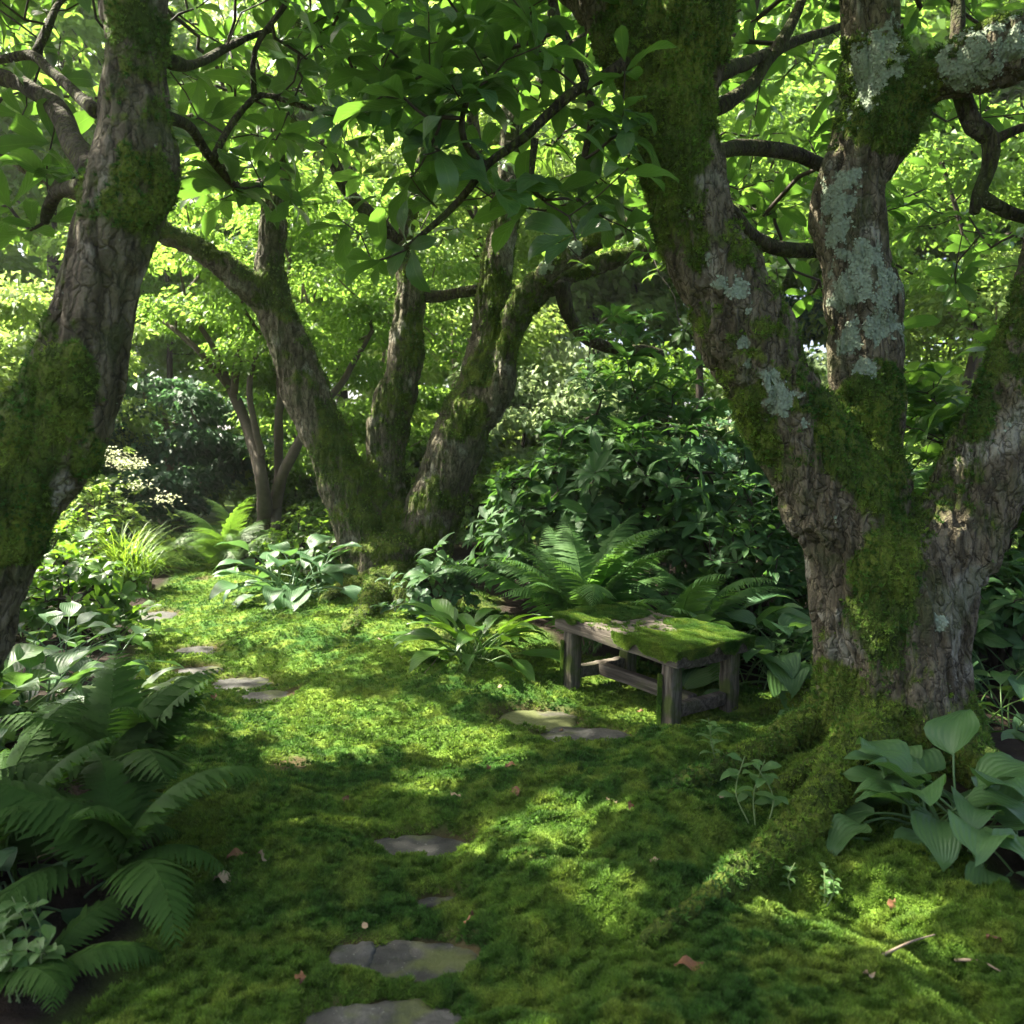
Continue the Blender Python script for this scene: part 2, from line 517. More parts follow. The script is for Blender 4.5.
M['maple'] = leafmat('bright maple leaf', (.070, .155, .026), (.12, .21, .036), (.24, .41, .055), .5, .5, .3, None)
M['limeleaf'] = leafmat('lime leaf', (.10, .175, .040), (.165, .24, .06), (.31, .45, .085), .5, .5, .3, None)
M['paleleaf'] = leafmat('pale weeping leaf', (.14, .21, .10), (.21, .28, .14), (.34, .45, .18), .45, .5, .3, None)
M['darkleaf'] = leafmat('dark blue green leaf', (.026, .070, .036), (.045, .105, .050), (.08, .18, .06), .38, .5, .4, None)
M['bushleaf'] = leafmat('mid green bush leaf', (.045, .105, .022), (.085, .165, .03), (.18, .32, .03), .42, .45, .4, None)
M['flower'] = leafmat('cream flower', (.38, .42, .24), (.52, .53, .36), (.45, .5, .28), .3, .6, .2, None)
M['fern'] = leafmat('fern frond', (.045, .110, .030), (.075, .155, .042), (.13, .28, .04), .38, .65, .15, None, .25)
M['fernlight'] = leafmat('light fern frond', (.050, .115, .024), (.085, .165, .034), (.18, .34, .03), .4, .5, .35, None, .25)
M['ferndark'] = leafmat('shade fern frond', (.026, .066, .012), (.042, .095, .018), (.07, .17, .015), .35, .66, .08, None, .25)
M['hosta'] = leafmat('ribbed hosta leaf', (.048, .115, .036), (.072, .150, .045), (.13, .27, .045), .3, .42, .4, 'par', .2, (.10, .18, .07))
M['hostablue'] = leafmat('blue green hosta leaf', (.040, .105, .040), (.060, .135, .050), (.11, .24, .05), .3, .44, .38, 'par', .2, (.08, .16, .07))
M['broad'] = leafmat('fresh broad leaf', (.045, .115, .020), (.075, .155, .028), (.16, .32, .02), .38, .36, .5, 'net', .25)
M['variegated'] = leafmat('cream striped leaf', (.05, .11, .03), (.10, .17, .05), (.16, .28, .04), .3, .38, .5, 'par', .25, (.42, .45, .25))
M['grass'] = leafmat('grass blade', (.07, .15, .02), (.13, .23, .03), (.26, .42, .03), .4, .45, .4, None)
M['seedling'] = leafmat('seedling leaf', (.06, .14, .04), (.10, .19, .055), (.18, .32, .05), .4, .4, .45, 'net', .2)
M['lichen'] = plain('grey green lichen', (.14, .185, .13), (.32, .38, .275), 60, .95, .1)
M['dead'] = plain('dry brown leaf', (.06, .026, .012), (.19, .09, .04), 30, .7)
M['deadpale'] = plain('dry tan leaf', (.16, .11, .06), (.34, .26, .16), 30, .7)
M['stick'] = plain('dry stick', (.10, .07, .045), (.28, .22, .16), 30)

# ------------------------------------------------------------------ ground sheet
def ground():
    ys = [-30.0, -18, -10, -6, -3, -1, 0.4, 1.2]
    y = 1.6
    while y < 240:
        ys.append(y); y += max(.018, .0048 * y) if y < 13 else .06 * y
    ys = np.array(ys + [330.0, 460.0])
    u = np.linspace(-1, 1, 521)
    w = np.where(ys < 2, 12 + np.abs(ys) * .5, 0)
    w = np.maximum(w, 1.6 + ys * .9)
    uu = .35 * u + .65 * u ** 5
    wide = np.where(ys < 2, 14.0, 14 + ys * .9)
    X = (np.maximum(1.6, 1.0 + .66 * ys)[:, None]) * (u / 1)[None] * .9
    edge = np.clip((np.abs(u) - .93) / .07, 0, 1)
    X = X + np.sign(u)[None] * edge[None] ** 2 * wide[:, None]
    Y = np.repeat(ys[:, None], len(u), 1)
    Z = G(X, Y)
    x, yy = X.ravel(), Y.ravel()
    p = np.stack((x, yy, Z.ravel()), 1)
    bare = np.clip(sst(.72, .84, fbm(p * np.array((1.7, 1.7, 0)) + 43, 3)) * sst(.8, .2, seg_dist(x, yy, PATH)) + stone_mask(x, yy, 1.1), 0, 1)
    n = len(u); i = np.arange(len(ys) - 1)[:, None] * n; j = np.arange(n - 1)[None]
    Q = np.stack((i + j, i + j + 1, i + n + j + 1, i + n + j), -1).reshape(-1, 4)
    o = mk('ground', np.stack((x, yy, Z.ravel()), 1), Q, M['ground'], None, dict(bare=bare, soil=bed(x, yy)))
    tag(o, 'undulating ground of moss and dark soil along the garden path', None, None, 'structure')
ground()

# one moss shoot: a little star of narrow blades
def star(k, lean, seed):
    r = np.random.default_rng(seed)
    V, T = [], []
    for i in range(k):
        a = 2 * PI * (i + r.random() * .7) / k
        l = lean * (.5 + r.random()); h = .7 + .5 * r.random()
        d = np.array((math.cos(a), math.sin(a), 0)); q = np.array((-d[1], d[0], 0))
        b = d * .08
        V += [b - q * .26, b + q * .26, d * l + np.array((0, 0, h))]
        T.append((3 * i, 3 * i + 1, 3 * i + 2))
    V = np.array(V)
    return V, np.array(T), np.tile((0., 0., 1.), k), np.zeros(3 * k)
STARS = [star(6, .75, i) for i in range(5)]

def moss_tufts(bag, pos, nrm, size):
    n = len(pos)
    t = unit(np.cross(nrm, RNG.normal(size=(n, 3))))
    scatter(bag, STARS, pos, t, nrm, size)

def gnormal(x, y, e=.02):
    gx = (G(x + e, y) - G(x - e, y)) / (2 * e); gy = (G(x, y + e) - G(x, y - e)) / (2 * e)
    return unit(np.stack((-gx, -gy, np.ones_like(gx)), 1))

def carpet():
    n = 430000
    # sample so that the shoots are spaced evenly as seen from the path, thinning with distance
    v = RNG.random(n)
    y = 2.0 / (1 - v * (1 - 2.0 / 13.0))
    u = RNG.uniform(-.74, .74, n)
    x = u * y
    p = np.stack((x, y, np.zeros(n)), 1)
    k = (bed(x, y) < .35 + .3 * RNG.random(n)) & (stone_mask(x, y, .86) < .35 + .45 * fbm(p * 7, 2) * RNG.random(n))
    bare = sst(.72, .84, fbm(p * 1.7 + 43, 3)) * sst(.8, .2, seg_dist(x, y, PATH))
    k &= RNG.random(n) > bare * .85
    x, y = x[k], y[k]
    pos = np.stack((x, y, G(x, y)), 1)
    nr = gnormal(x, y)
    nr = unit(nr + RNG.normal(size=nr.shape) * .22)
    clump = noise(pos * np.array((26, 26, 0)) + 3)
    pos[:, 2] += -.008 + .022 * sst(.3, .8, clump)
    b = Bag()
    moss_tufts(b, pos, nr, (.0092 + .0010 * y) * RNG.uniform(.6, 1.35, len(x)))
    o = b.build('moss_carpet', M['moss'], None, False)
    tag(o, 'soft green moss shoots covering the ground between the beds', None, None, 'stuff')
carpet()

# ------------------------------------------------------------------ air
def haze():
    s = NT('humid air')
    v = s.n('ShaderNodeVolumePrincipled'); v.inputs['Color'].default_value = (.93, .97, .92, 1); v.inputs['Density'].default_value = HAZE; v.inputs['Anisotropy'].default_value = .3
    s.t.links.new(v.outputs[0], s.out.inputs['Volume'])
    X0, X1, Y0, Y1, Z0, Z1 = -900, 900, -60, 520, -1.5, 25.5
    V = [(x, y, z) for x in (X0, X1) for y in (Y0, Y1) for z in (Z0, Z1)]
    o = mk('haze', V, np.array(((0, 1, 3, 2), (4, 6, 7, 5), (0, 4, 5, 1), (2, 3, 7, 6), (0, 2, 6, 4), (1, 5, 7, 3))), s.m, None, None, False)
    tag(o, None, None, None, 'stuff')
HAZE = .0006
haze()

# ------------------------------------------------------------------ stepping stones
STONE_LABELS = [
    'large pale stepping stone cut by the bottom edge of the picture',
    'dark flat stepping stone with moss spots, second from the bottom of the path',
    'small pale broken stone corner beside the second dark stepping stone',
    'dark oval stepping stone alone in the middle of the mossy path',
    'thin dark sliver of stone between the two nearest dark stepping stones',
    'mossy green flagstone lying just in front of the left bench leg',
    'dark bare flagstone in front of the bench, the nearer of the two there',
    'flat grey stepping stone nearest the camera where the path bends away',
    'broad grey stepping stone behind the bend stone, beside the striped plants',
    'narrow grey stepping stone half hidden by moss at the striped plants',
    'farthest pale stepping stone on the path near the grass clump',
    'thin stepping stone just before the farthest part of the path',
]
for (sx, sy, rx, ry, kind), lab in zip(ST, STONE_LABELS):
    n = 64
    a = np.arange(n) / n * 2 * PI
    sq = (np.abs(np.cos(a)) ** 3.2 + np.abs(np.sin(a)) ** 3.2) ** (-1 / 3.2)
    seed = RNG.random() * 50
    nc = RNG.integers(6, 9); ph = RNG.random() * 6
    facet = np.cos(PI / nc) / np.cos((a + ph + .5 * np.sin(a * 2 + seed)) % (2 * PI / nc) - PI / nc)
    wob = facet * (1 + .5 * (fbm(np.stack((np.cos(a) * 2.2 + seed, np.sin(a) * 2.2, a * 0), 1), 4) - .5)) * 1.06
    rings = [(1.05, -.07), (1.03, -.02), (1.0, .004), (.95, .013), (.8, .015), (.55, .015), (.28, .014)]
    V = []
    zt = g1(sx, sy) + .002
    for (k, dz) in rings:
        X = sx + rx * sq * wob * k * np.cos(a); Y = sy + ry * sq * wob * k * np.sin(a)
        pp = np.stack((X, Y, np.full(n, seed)), 1)
        V.append(np.stack((X, Y, zt + dz + (fbm(pp * 11, 4) - .5) * (.026 if dz > 0 else 0)), 1))
    V.append(np.array([[sx, sy, zt + .014]]))
    V = np.vstack(V)
    i = np.arange(len(rings) - 1)[:, None] * n; j = np.arange(n)[None]; k = (j + 1) % n
    Q = np.stack((i + j, i + k, i + n + k, i + n + j), -1).reshape(-1, 4)
    b0 = (len(rings) - 1) * n; jj = np.arange(n)
    T = np.stack((b0 + jj, b0 + (jj + 1) % n, np.full(n, len(V) - 1)), 1)
    c0 = np.array((sx, sy, zt)); V -= c0
    o = mk('stepping_stone', V, [Q, T], M[{'big': 'stonepale', 'chip': 'stonepale', 'mossy': 'stonemossy', 'dark': 'stone'}[kind]])
    o.location = c0
    tag(o, lab, 'stepping stone', 'flat stones let into the moss path')

# ------------------------------------------------------------------ trees: trunks
def edges_of(me):
    e = np.empty(len(me.edges) * 2, np.int32); me.edges.foreach_get('vertices', e); return e.reshape(-1, 2)

def fuse(tubes, voxel, smooth_it=5):
    """join tapered tubes into one continuous skin; returns verts, quads and normals"""
    b = Bag()
    for V, Q, T in tubes: b.add(V, Q, T)
    o = b.build('tmp', None)
    md = o.modifiers.new('r', 'REMESH'); md.mode = 'VOXEL'; md.voxel_size = voxel
    dg = bpy.context.evaluated_depsgraph_get()
    me = bpy.data.meshes.new_from_object(o.evaluated_get(dg))
    V = np.empty(len(me.vertices) * 3, np.float32); me.vertices.foreach_get('co', V); V = V.reshape(-1, 3).astype(float)
    E = edges_of(me)
    lt = np.empty(len(me.polygons), np.int32); me.polygons.foreach_get('loop_total', lt)
    li = np.empty(len(me.loops), np.int32); me.loops.foreach_get('vertex_index', li)
    assert (lt == 4).all()
    Q = li.reshape(-1, 4)
    deg = np.bincount(E.ravel(), minlength=len(V)).astype(float)[:, None]
    for it in range(smooth_it):
        S = np.zeros_like(V)
        for c in range(3):
            S[:, c] = np.bincount(E[:, 0], V[E[:, 1], c], len(V)) + np.bincount(E[:, 1], V[E[:, 0], c], len(V))
        V = V + (S / deg - V) * .6
    bpy.data.objects.remove(o); bpy.data.meshes.remove(me)
    return V, Q

def vnormals(V, Q):
    fn = np.cross(V[Q[:, 2]] - V[Q[:, 0]], V[Q[:, 3]] - V[Q[:, 1]])
    N = np.zeros_like(V)
    for k in range(4):
        for c in range(3): N[:, c] += np.bincount(Q[:, k], fn[:, c], len(V))
    return unit(N)

def stem(ctrl, dd=None):
    """control points (px, py, depth, half width px) into world rows x,y,z,r"""
    rows = []
    for (px, py, d, hw) in ctrl:
        rows.append(np.append(P(px, py, d), hw * d / F))
    return catmull(np.array(rows), .06)

def root(ctrl):
    """roots: (px, py, half width px) on the ground"""
    rows = []
    for (px, py, hw, lift) in ctrl:
        q = gp(px, py); r = hw * q[1] / F
        rows.append(np.array((q[0], q[1], q[2] + lift * r, r)))
    rows = np.array(rows)
    for it in range(2):
        rows[1:-1, :3] = .5 * rows[1:-1, :3] + .25 * (rows[:-2, :3] + rows[2:, :3])
    return catmull(np.array(rows), .06)

def wroot(pts):
    rows = [np.array((x, y, g1(x, y) + lift * r, r)) for (x, y, r, lift) in pts]
    return catmull(np.array(rows), .06)

def wobble(C, amp, freq, seed):
    C = C.copy()
    q = C[:, :3] * freq + seed
    for k in range(3):
        C[:, k] += amp * (noise(q + 31 * k) - .5) * 2 * np.minimum(1, C[:, 3] / .05)
    C[:, 3] *= 1 + .22 * (noise(C[:, :3] * 5 + seed) - .5)
    return C

def make_trunk(parent, stems, roots, mat, voxel, mossf, lich, tuft, seed, bark_amp=.016, tuft_size=.012, flake=.012):
    tubes = []
    for C in stems + roots:
        C = wobble(C, .018, 2.2, seed)
        tubes.append(tube(C[:, :3], np.maximum(C[:, 3], .006), 18))
    V, Q = fuse(tubes, voxel)
    N = vnormals(V, Q)
    # knobs, flutes and fissures of the bark
    zz = np.array((1, 1, .22))
    rid = 1 - np.abs(2 * fbm(V * zz * 13 + seed, 3) - 1)
    knob = fbm(V * 4.5 + seed * 3, 3) - .5
    flute = noise(V * np.array((5, 5, .8)) + seed) - .5
    thick = 1.0
    crack = sst(.0, .22, np.abs(fbm(V * zz * 10 + seed * 2, 3) - .5) * 2)
    disp = bark_amp * (rid - .7) * 1.2 + bark_amp * .8 * (crack - .8) + .04 * knob + .04 * flute + .085 * flute * sst(.95, .25, V[:, 2]) * sst(.1, .4, V[:, 2]) - .012
    disp = disp * (.35 + .65 * sst(.05, .38, V[:, 2]))
    V = V + N * disp[:, None]
    N = vnormals(V, Q)
    moss = mossf(V, N)
    li = np.zeros(len(V))
    for (c, r) in lich:
        dd = np.linalg.norm(V - c, axis=1) / r
        li = np.maximum(li, 1 - dd + (fbm(V * 22 + 5, 3) - .5) * 1.5)
    li = np.clip(li, 0, 1)
    moss = np.clip(moss - sst(.3, .6, li) * .8, 0, 1)
    # cushions swell where the moss is thick
    V = V + N * (sst(.45, .8, moss) * (.003 + .026 * noise(V * 15) * sst(.05, .4, V[:, 2])))[:, None]
    o = mk('trunk', V, Q, mat, parent, dict(moss=moss, lichen=li))
    N = vnormals(V, Q)
    ctr = V[Q].mean(1); nn = unit(N[Q].mean(1)); ml = moss[Q].mean(1); ll = li[Q].mean(1)
    area = np.linalg.norm(np.cross(V[Q[:, 2]] - V[Q[:, 0]], V[Q[:, 3]] - V[Q[:, 1]]), axis=1) / 2
    vis = (ctr[:, 1] < 30) & (ctr[:, 2] < H + (YH + 30) / F * ctr[:, 1])
    pr = area * tuft * sst(.36, .62, ml) * vis
    cnt = np.floor(pr + RNG.random(len(pr))).astype(int)
    idx = np.repeat(np.arange(len(pr)), cnt)
    if len(idx):
        jit = RNG.normal(size=(len(idx), 3)) * voxel * .5
        b = Bag()
        nrm = unit(nn[idx] + RNG.normal(size=(len(idx), 3)) * .25 + np.array((0, 0, .25)))
        moss_tufts(b, ctr[idx] + jit - nn[idx] * .003, nrm, tuft_size * RNG.uniform(.6, 1.3, len(idx)))
        tag(b.build('moss', M['moss'], parent, False), kind='stuff')
    pr = area * 13000 * sst(.32, .55, ll)
    cnt = np.floor(pr + RNG.random(len(pr))).astype(int)
    idx = np.repeat(np.arange(len(pr)), cnt)
    if len(lich) and len(idx):
        tmpl = []
        for q in range(4):
            a = np.arange(7) / 7 * 2 * PI; rr = 1 + .3 * np.sin(a * 3 + q)
            VV = np.vstack((np.stack((np.cos(a) * rr, np.sin(a) * rr, .16 + .16 * np.sin(a * 2 + q)), 1), [[0, 0, 0]]))
            TT = np.stack((np.arange(7), (np.arange(7) + 1) % 7, np.full(7, 7)), 1)
            tmpl.append((VV, TT, np.zeros(8), np.zeros(8)))
        own = np.argmin(np.stack([np.linalg.norm(ctr[idx] - c, axis=1) / r for c, r in lich], 1), 1)
        for spot in np.unique(own):
            ii = idx[own == spot]; m = len(ii)
            b = Bag()
            nrm = unit(nn[ii] + RNG.normal(size=(m, 3)) * .22)
            t = unit(np.cross(nrm, RNG.normal(size=(m, 3))))
            scatter(b, tmpl, ctr[ii] + RNG.normal(size=(m, 3)) * voxel * .4 + nn[ii] * .002, t, nrm, flake * RNG.uniform(.4, 1.1, m))
            tag(b.build('lichen', M['lichen'], parent, True), kind='stuff')
    return o

# ------------------------------------------------------------------ trees: crowns
PATCH = []       # sunlit pools on the moss: ground x, y, rx, ry
for (px, py, hx, hy) in ((318, 722, 58, 11), (392, 716, 42, 7), (430, 738, 34, 8), (365, 742, 40, 6), (300, 752, 26, 6), (470, 748, 34, 7), (545, 708, 22, 5),
                         (545, 850, 56, 16), (600, 838, 28, 7), (624, 916, 22, 12), (815, 930, 52, 16), (880, 925, 58, 18), (905, 965, 50, 16),
                         (215, 582, 70, 16), (150, 600, 40, 8), (440, 790, 26, 6), (505, 775, 20, 6), (560, 880, 10, 6)):
    c = rough_gp(px, py); d = c[1]
    PATCH.append((c[0], d, hx * d / F, hy * d * d / (F * H)))

PATCH += [(1.42, 4.96, .17, .13), (.80, 5.64, .10, .06)]     # the seat of the bench

def sunlit(p, wob=.35):
    """True where something at p would stand between the sun and one of the sunlit pools"""
    t = (p[:, 2] - .03) / SUN.z
    gx = p[:, 0] - SUN.x * t; gy = p[:, 1] - SUN.y * t
    w = (fbm(np.stack((gx, gy, gx * 0), 1) * 3.2, 2) - .5) * wob * 2
    m = np.zeros(len(p), bool)
    for (x, y, rx, ry) in PATCH:
        m |= np.hypot((gx - x) / (rx + .05), (gy - y) / (ry + .08)) < 1.1 + w
    # the open beds and the far end of the path lie in full sun
    m |= (gy > 9.0 + .25 * np.abs(gx + 2.2) + 1.6 * w) | ((gx < -2.9 + w) & (gy > 6.6 + w))
    # noise gaps cut in the crowns to let small sun flecks onto the path
    fl = fbm(np.stack((gx * 1.0, gy * 1.6, gx * 0 + 4), 1) * 3.6, 2)
    m |= (fl > np.interp(gy, [2, 4.1, 4.5, 7, 8.5], [1.0, .95, .72, .65, .60])) & (gx > -3) & (gx < 1.6)
    return m

def grow(skel, srad, tips, step=.16, r0=.0035, sag=.05, power=.46, rmax=.05, jitter=.05):
    """attach every tip to the nearest wood already grown; returns tube polylines and tip directions"""
    nodes = [np.asarray(s) for s in skel]
    par = [-1] * len(nodes); isroot = len(nodes)
    arr = np.zeros((len(nodes) + len(tips) * 40, 3)); arr[:len(nodes)] = nodes
    cnt = len(nodes)
    par = -np.ones(len(arr), int)
    cost0 = np.zeros(len(arr))
    d0 = np.array([np.min(np.linalg.norm(arr[:isroot] - t, axis=1)) for t in tips])
    paths, dirs = [], [None] * len(tips)
    for ti in np.argsort(d0):
        t = tips[ti]
        dv = arr[:cnt] - t
        dist = np.linalg.norm(dv, axis=1) + .25 * np.maximum(0, arr[:cnt, 2] - t[2]) + .10 * cost0[:cnt]
        k = int(np.argmin(dist))
        a = arr[k]; L = np.linalg.norm(t - a)
        m = max(2, min(38, int(L / step)))
        u = np.linspace(0, 1, m + 1)[1:, None]
        pts = a + (t - a) * u
        bow = np.sin(PI * u)
        pts = pts + bow * np.array((0, 0, 1)) * L * sag * random.uniform(-1.4, .9)
        pts[:-1] += RNG.normal(size=(m - 1, 3)) * jitter * min(L, 1.0) * bow[:-1] ** .5
        ids = [k]
        for q in pts:
            arr[cnt] = q; par[cnt] = ids[-1]; cost0[cnt] = cost0[ids[-1]] + L / m
            ids.append(cnt); cnt += 1
        paths.append(ids); dirs[ti] = unit(pts[-1] - (pts[-2] if m > 1 else a))
    load = np.zeros(cnt)
    for ids in paths: load[ids[-1]] += 1
    for i in range(cnt - 1, isroot - 1, -1): load[par[i]] += load[i]
    global GROW_COMP
    comp = np.arange(cnt)
    for i in range(isroot, cnt): comp[i] = i if par[i] < isroot else comp[par[i]]
    GROW_COMP = [int(comp[ids[1]]) for ids in paths]
    out = []
    for ids in paths:
        r = np.minimum(rmax, r0 * np.maximum(load[ids], 1) ** power)
        r[0] = r[1]
        out.append((arr[ids], r))
    return out, np.array(dirs)

LEAF_OB = [blade(1, .20, obovate, 7, 2, .22, dr, cu, wv, sd) for dr, cu, wv, sd in ((.5, .1, .25, 0), (.9, .2, .3, 2), (.3, .3, .2, 4), (1.2, .1, .3, 5), (.7, 0, .35, 7))]
LEAF_OB_LO = [blade(1, .20, obovate, 4, 2, .22, dr) for dr in (.4, .8, 1.1)]
LEAF_EL = [blade(1, .17, elliptic, 5, 2, .3, dr, cu, .12, sd) for dr, cu, sd in ((.5, .1, 0), (.9, .1, 2), (.2, .1, 4), (1.2, .2, 5))]
LEAF_OV = [blade(1, .30, elliptic, 5, 2, .3, dr, cu, .2, sd) for dr, cu, sd in ((.5, .1, 0), (.9, .1, 2), (.3, .2, 4))]
LEAF_DIA = []
for q in range(3):
    LEAF_DIA.append((np.array(((0, 0, 0), (.45, -.3, .10 + .04 * q), (1, 0, -.18 - .1 * q), (.45, .3, .10 + .04 * q))), np.array(((0, 1, 2, 3),)), np.array((0, .5, 1, .5)), np.array((0, 1., 0, 1.))))

def whorls(bag, tips, dirs, n, size, templates, up=.75, el=(-.15, .55), keep=None, spread=.03):
    """rosettes of leaves round the twig tips"""
    k = RNG.integers(n[0], n[1] + 1, len(tips))
    idx = np.repeat(np.arange(len(tips)), k)
    a = np.concatenate([np.arange(q) / q * 2 * PI + RNG.random() * 6 for q in k]) + RNG.normal(size=len(idx)) * .25
    axis = unit(dirs * .55 + np.array((0, 0, up)) + RNG.normal(size=dirs.shape) * .22)[idx]
    t1 = unit(np.cross(axis, np.array((.3, .9, .17)))); t2 = np.cross(axis, t1)
    rad = np.cos(a)[:, None] * t1 + np.sin(a)[:, None] * t2
    e = RNG.uniform(el[0], el[1], len(idx))[:, None]
    d = np.cos(e) * rad + np.sin(e) * axis
    nr = np.cos(e) * axis - np.sin(e) * rad + RNG.normal(size=rad.shape) * .15
    pos = tips[idx] + rad * .008 - dirs[idx] * (RNG.random(len(idx))[:, None] * spread * 2)
    s = size * RNG.uniform(.5, 1.2, len(idx)) * RNG.uniform(.75, 1.15, len(tips))[idx]
    ok = np.ones(len(idx), bool) if keep is None else keep(pos + d * (s * .35)[:, None]) & keep(pos + d * (s * .85)[:, None])
    scatter(bag, templates, pos[ok], d[ok], nr[ok], s[ok])
    return int(ok.sum())

def crown(parent, skel, groups, mat, twigmat=None, **kw):
    """groups: (tips, n range, leaf size, templates); wood goes in 'branches', leaves in 'crown'"""
    groups = [(g[0][g[4](g[0])] if g[4] else g[0],) + g[1:] for g in groups]
    tips = np.vstack([g[0] for g in groups])
    paths, dirs = grow(skel, None, tips, **kw)
    pieces = {}
    for (pts, r), c in zip(paths, GROW_COMP): pieces.setdefault(c, []).append((pts, r))
    order = sorted(pieces.values(), key=lambda q: -sum(len(p) for p, _ in q))
    rest = Bag()
    for k, pl in enumerate(order):
        b = Bag() if k < 70 else rest
        for pts, r in pl:
            V, Q, T = tube(pts, r, 5, False)
            b.add(V, Q)
        if k < 70: br = b.build('branch', twigmat or M['twig'], parent)
    if rest.n: tag(rest.build('twigs', twigmat or M['twig'], parent), kind='stuff')
    lf = Bag(); o = 0
    for (tp, n, size, tm, kp) in groups:
        whorls(lf, tp, dirs[o:o + len(tp)], n, size, tm, keep=kp); o += len(tp)
    cr = lf.build('crown', mat, parent)
    return br, cr

def view_tips(n, xr, yr, dr, low, seed, bias=1.0):
    """places for leaf rosettes inside a viewed volume, below a hanging edge low(px)"""
    r = np.random.default_rng(seed); out = []
    while len(out) < n:
        px = r.uniform(*xr); d = r.uniform(*dr); py = r.uniform(*yr)
        if py > low(px) + r.normal() * 18: continue
        out.append(P(px, py, d))
    return np.array(out)

def box_tips(n, lo, hi, seed, mind=0):
    r = np.random.default_rng(seed)
    p = r.uniform(lo, hi, (n, 3))
    p[:, 2] += .5 * np.sin(p[:, 0] * 1.1) * np.cos(p[:, 1] * .9)
    return p

nosun = lambda p: ~sunlit(p)  # thins the crowns so the chosen pools of sun reach the ground

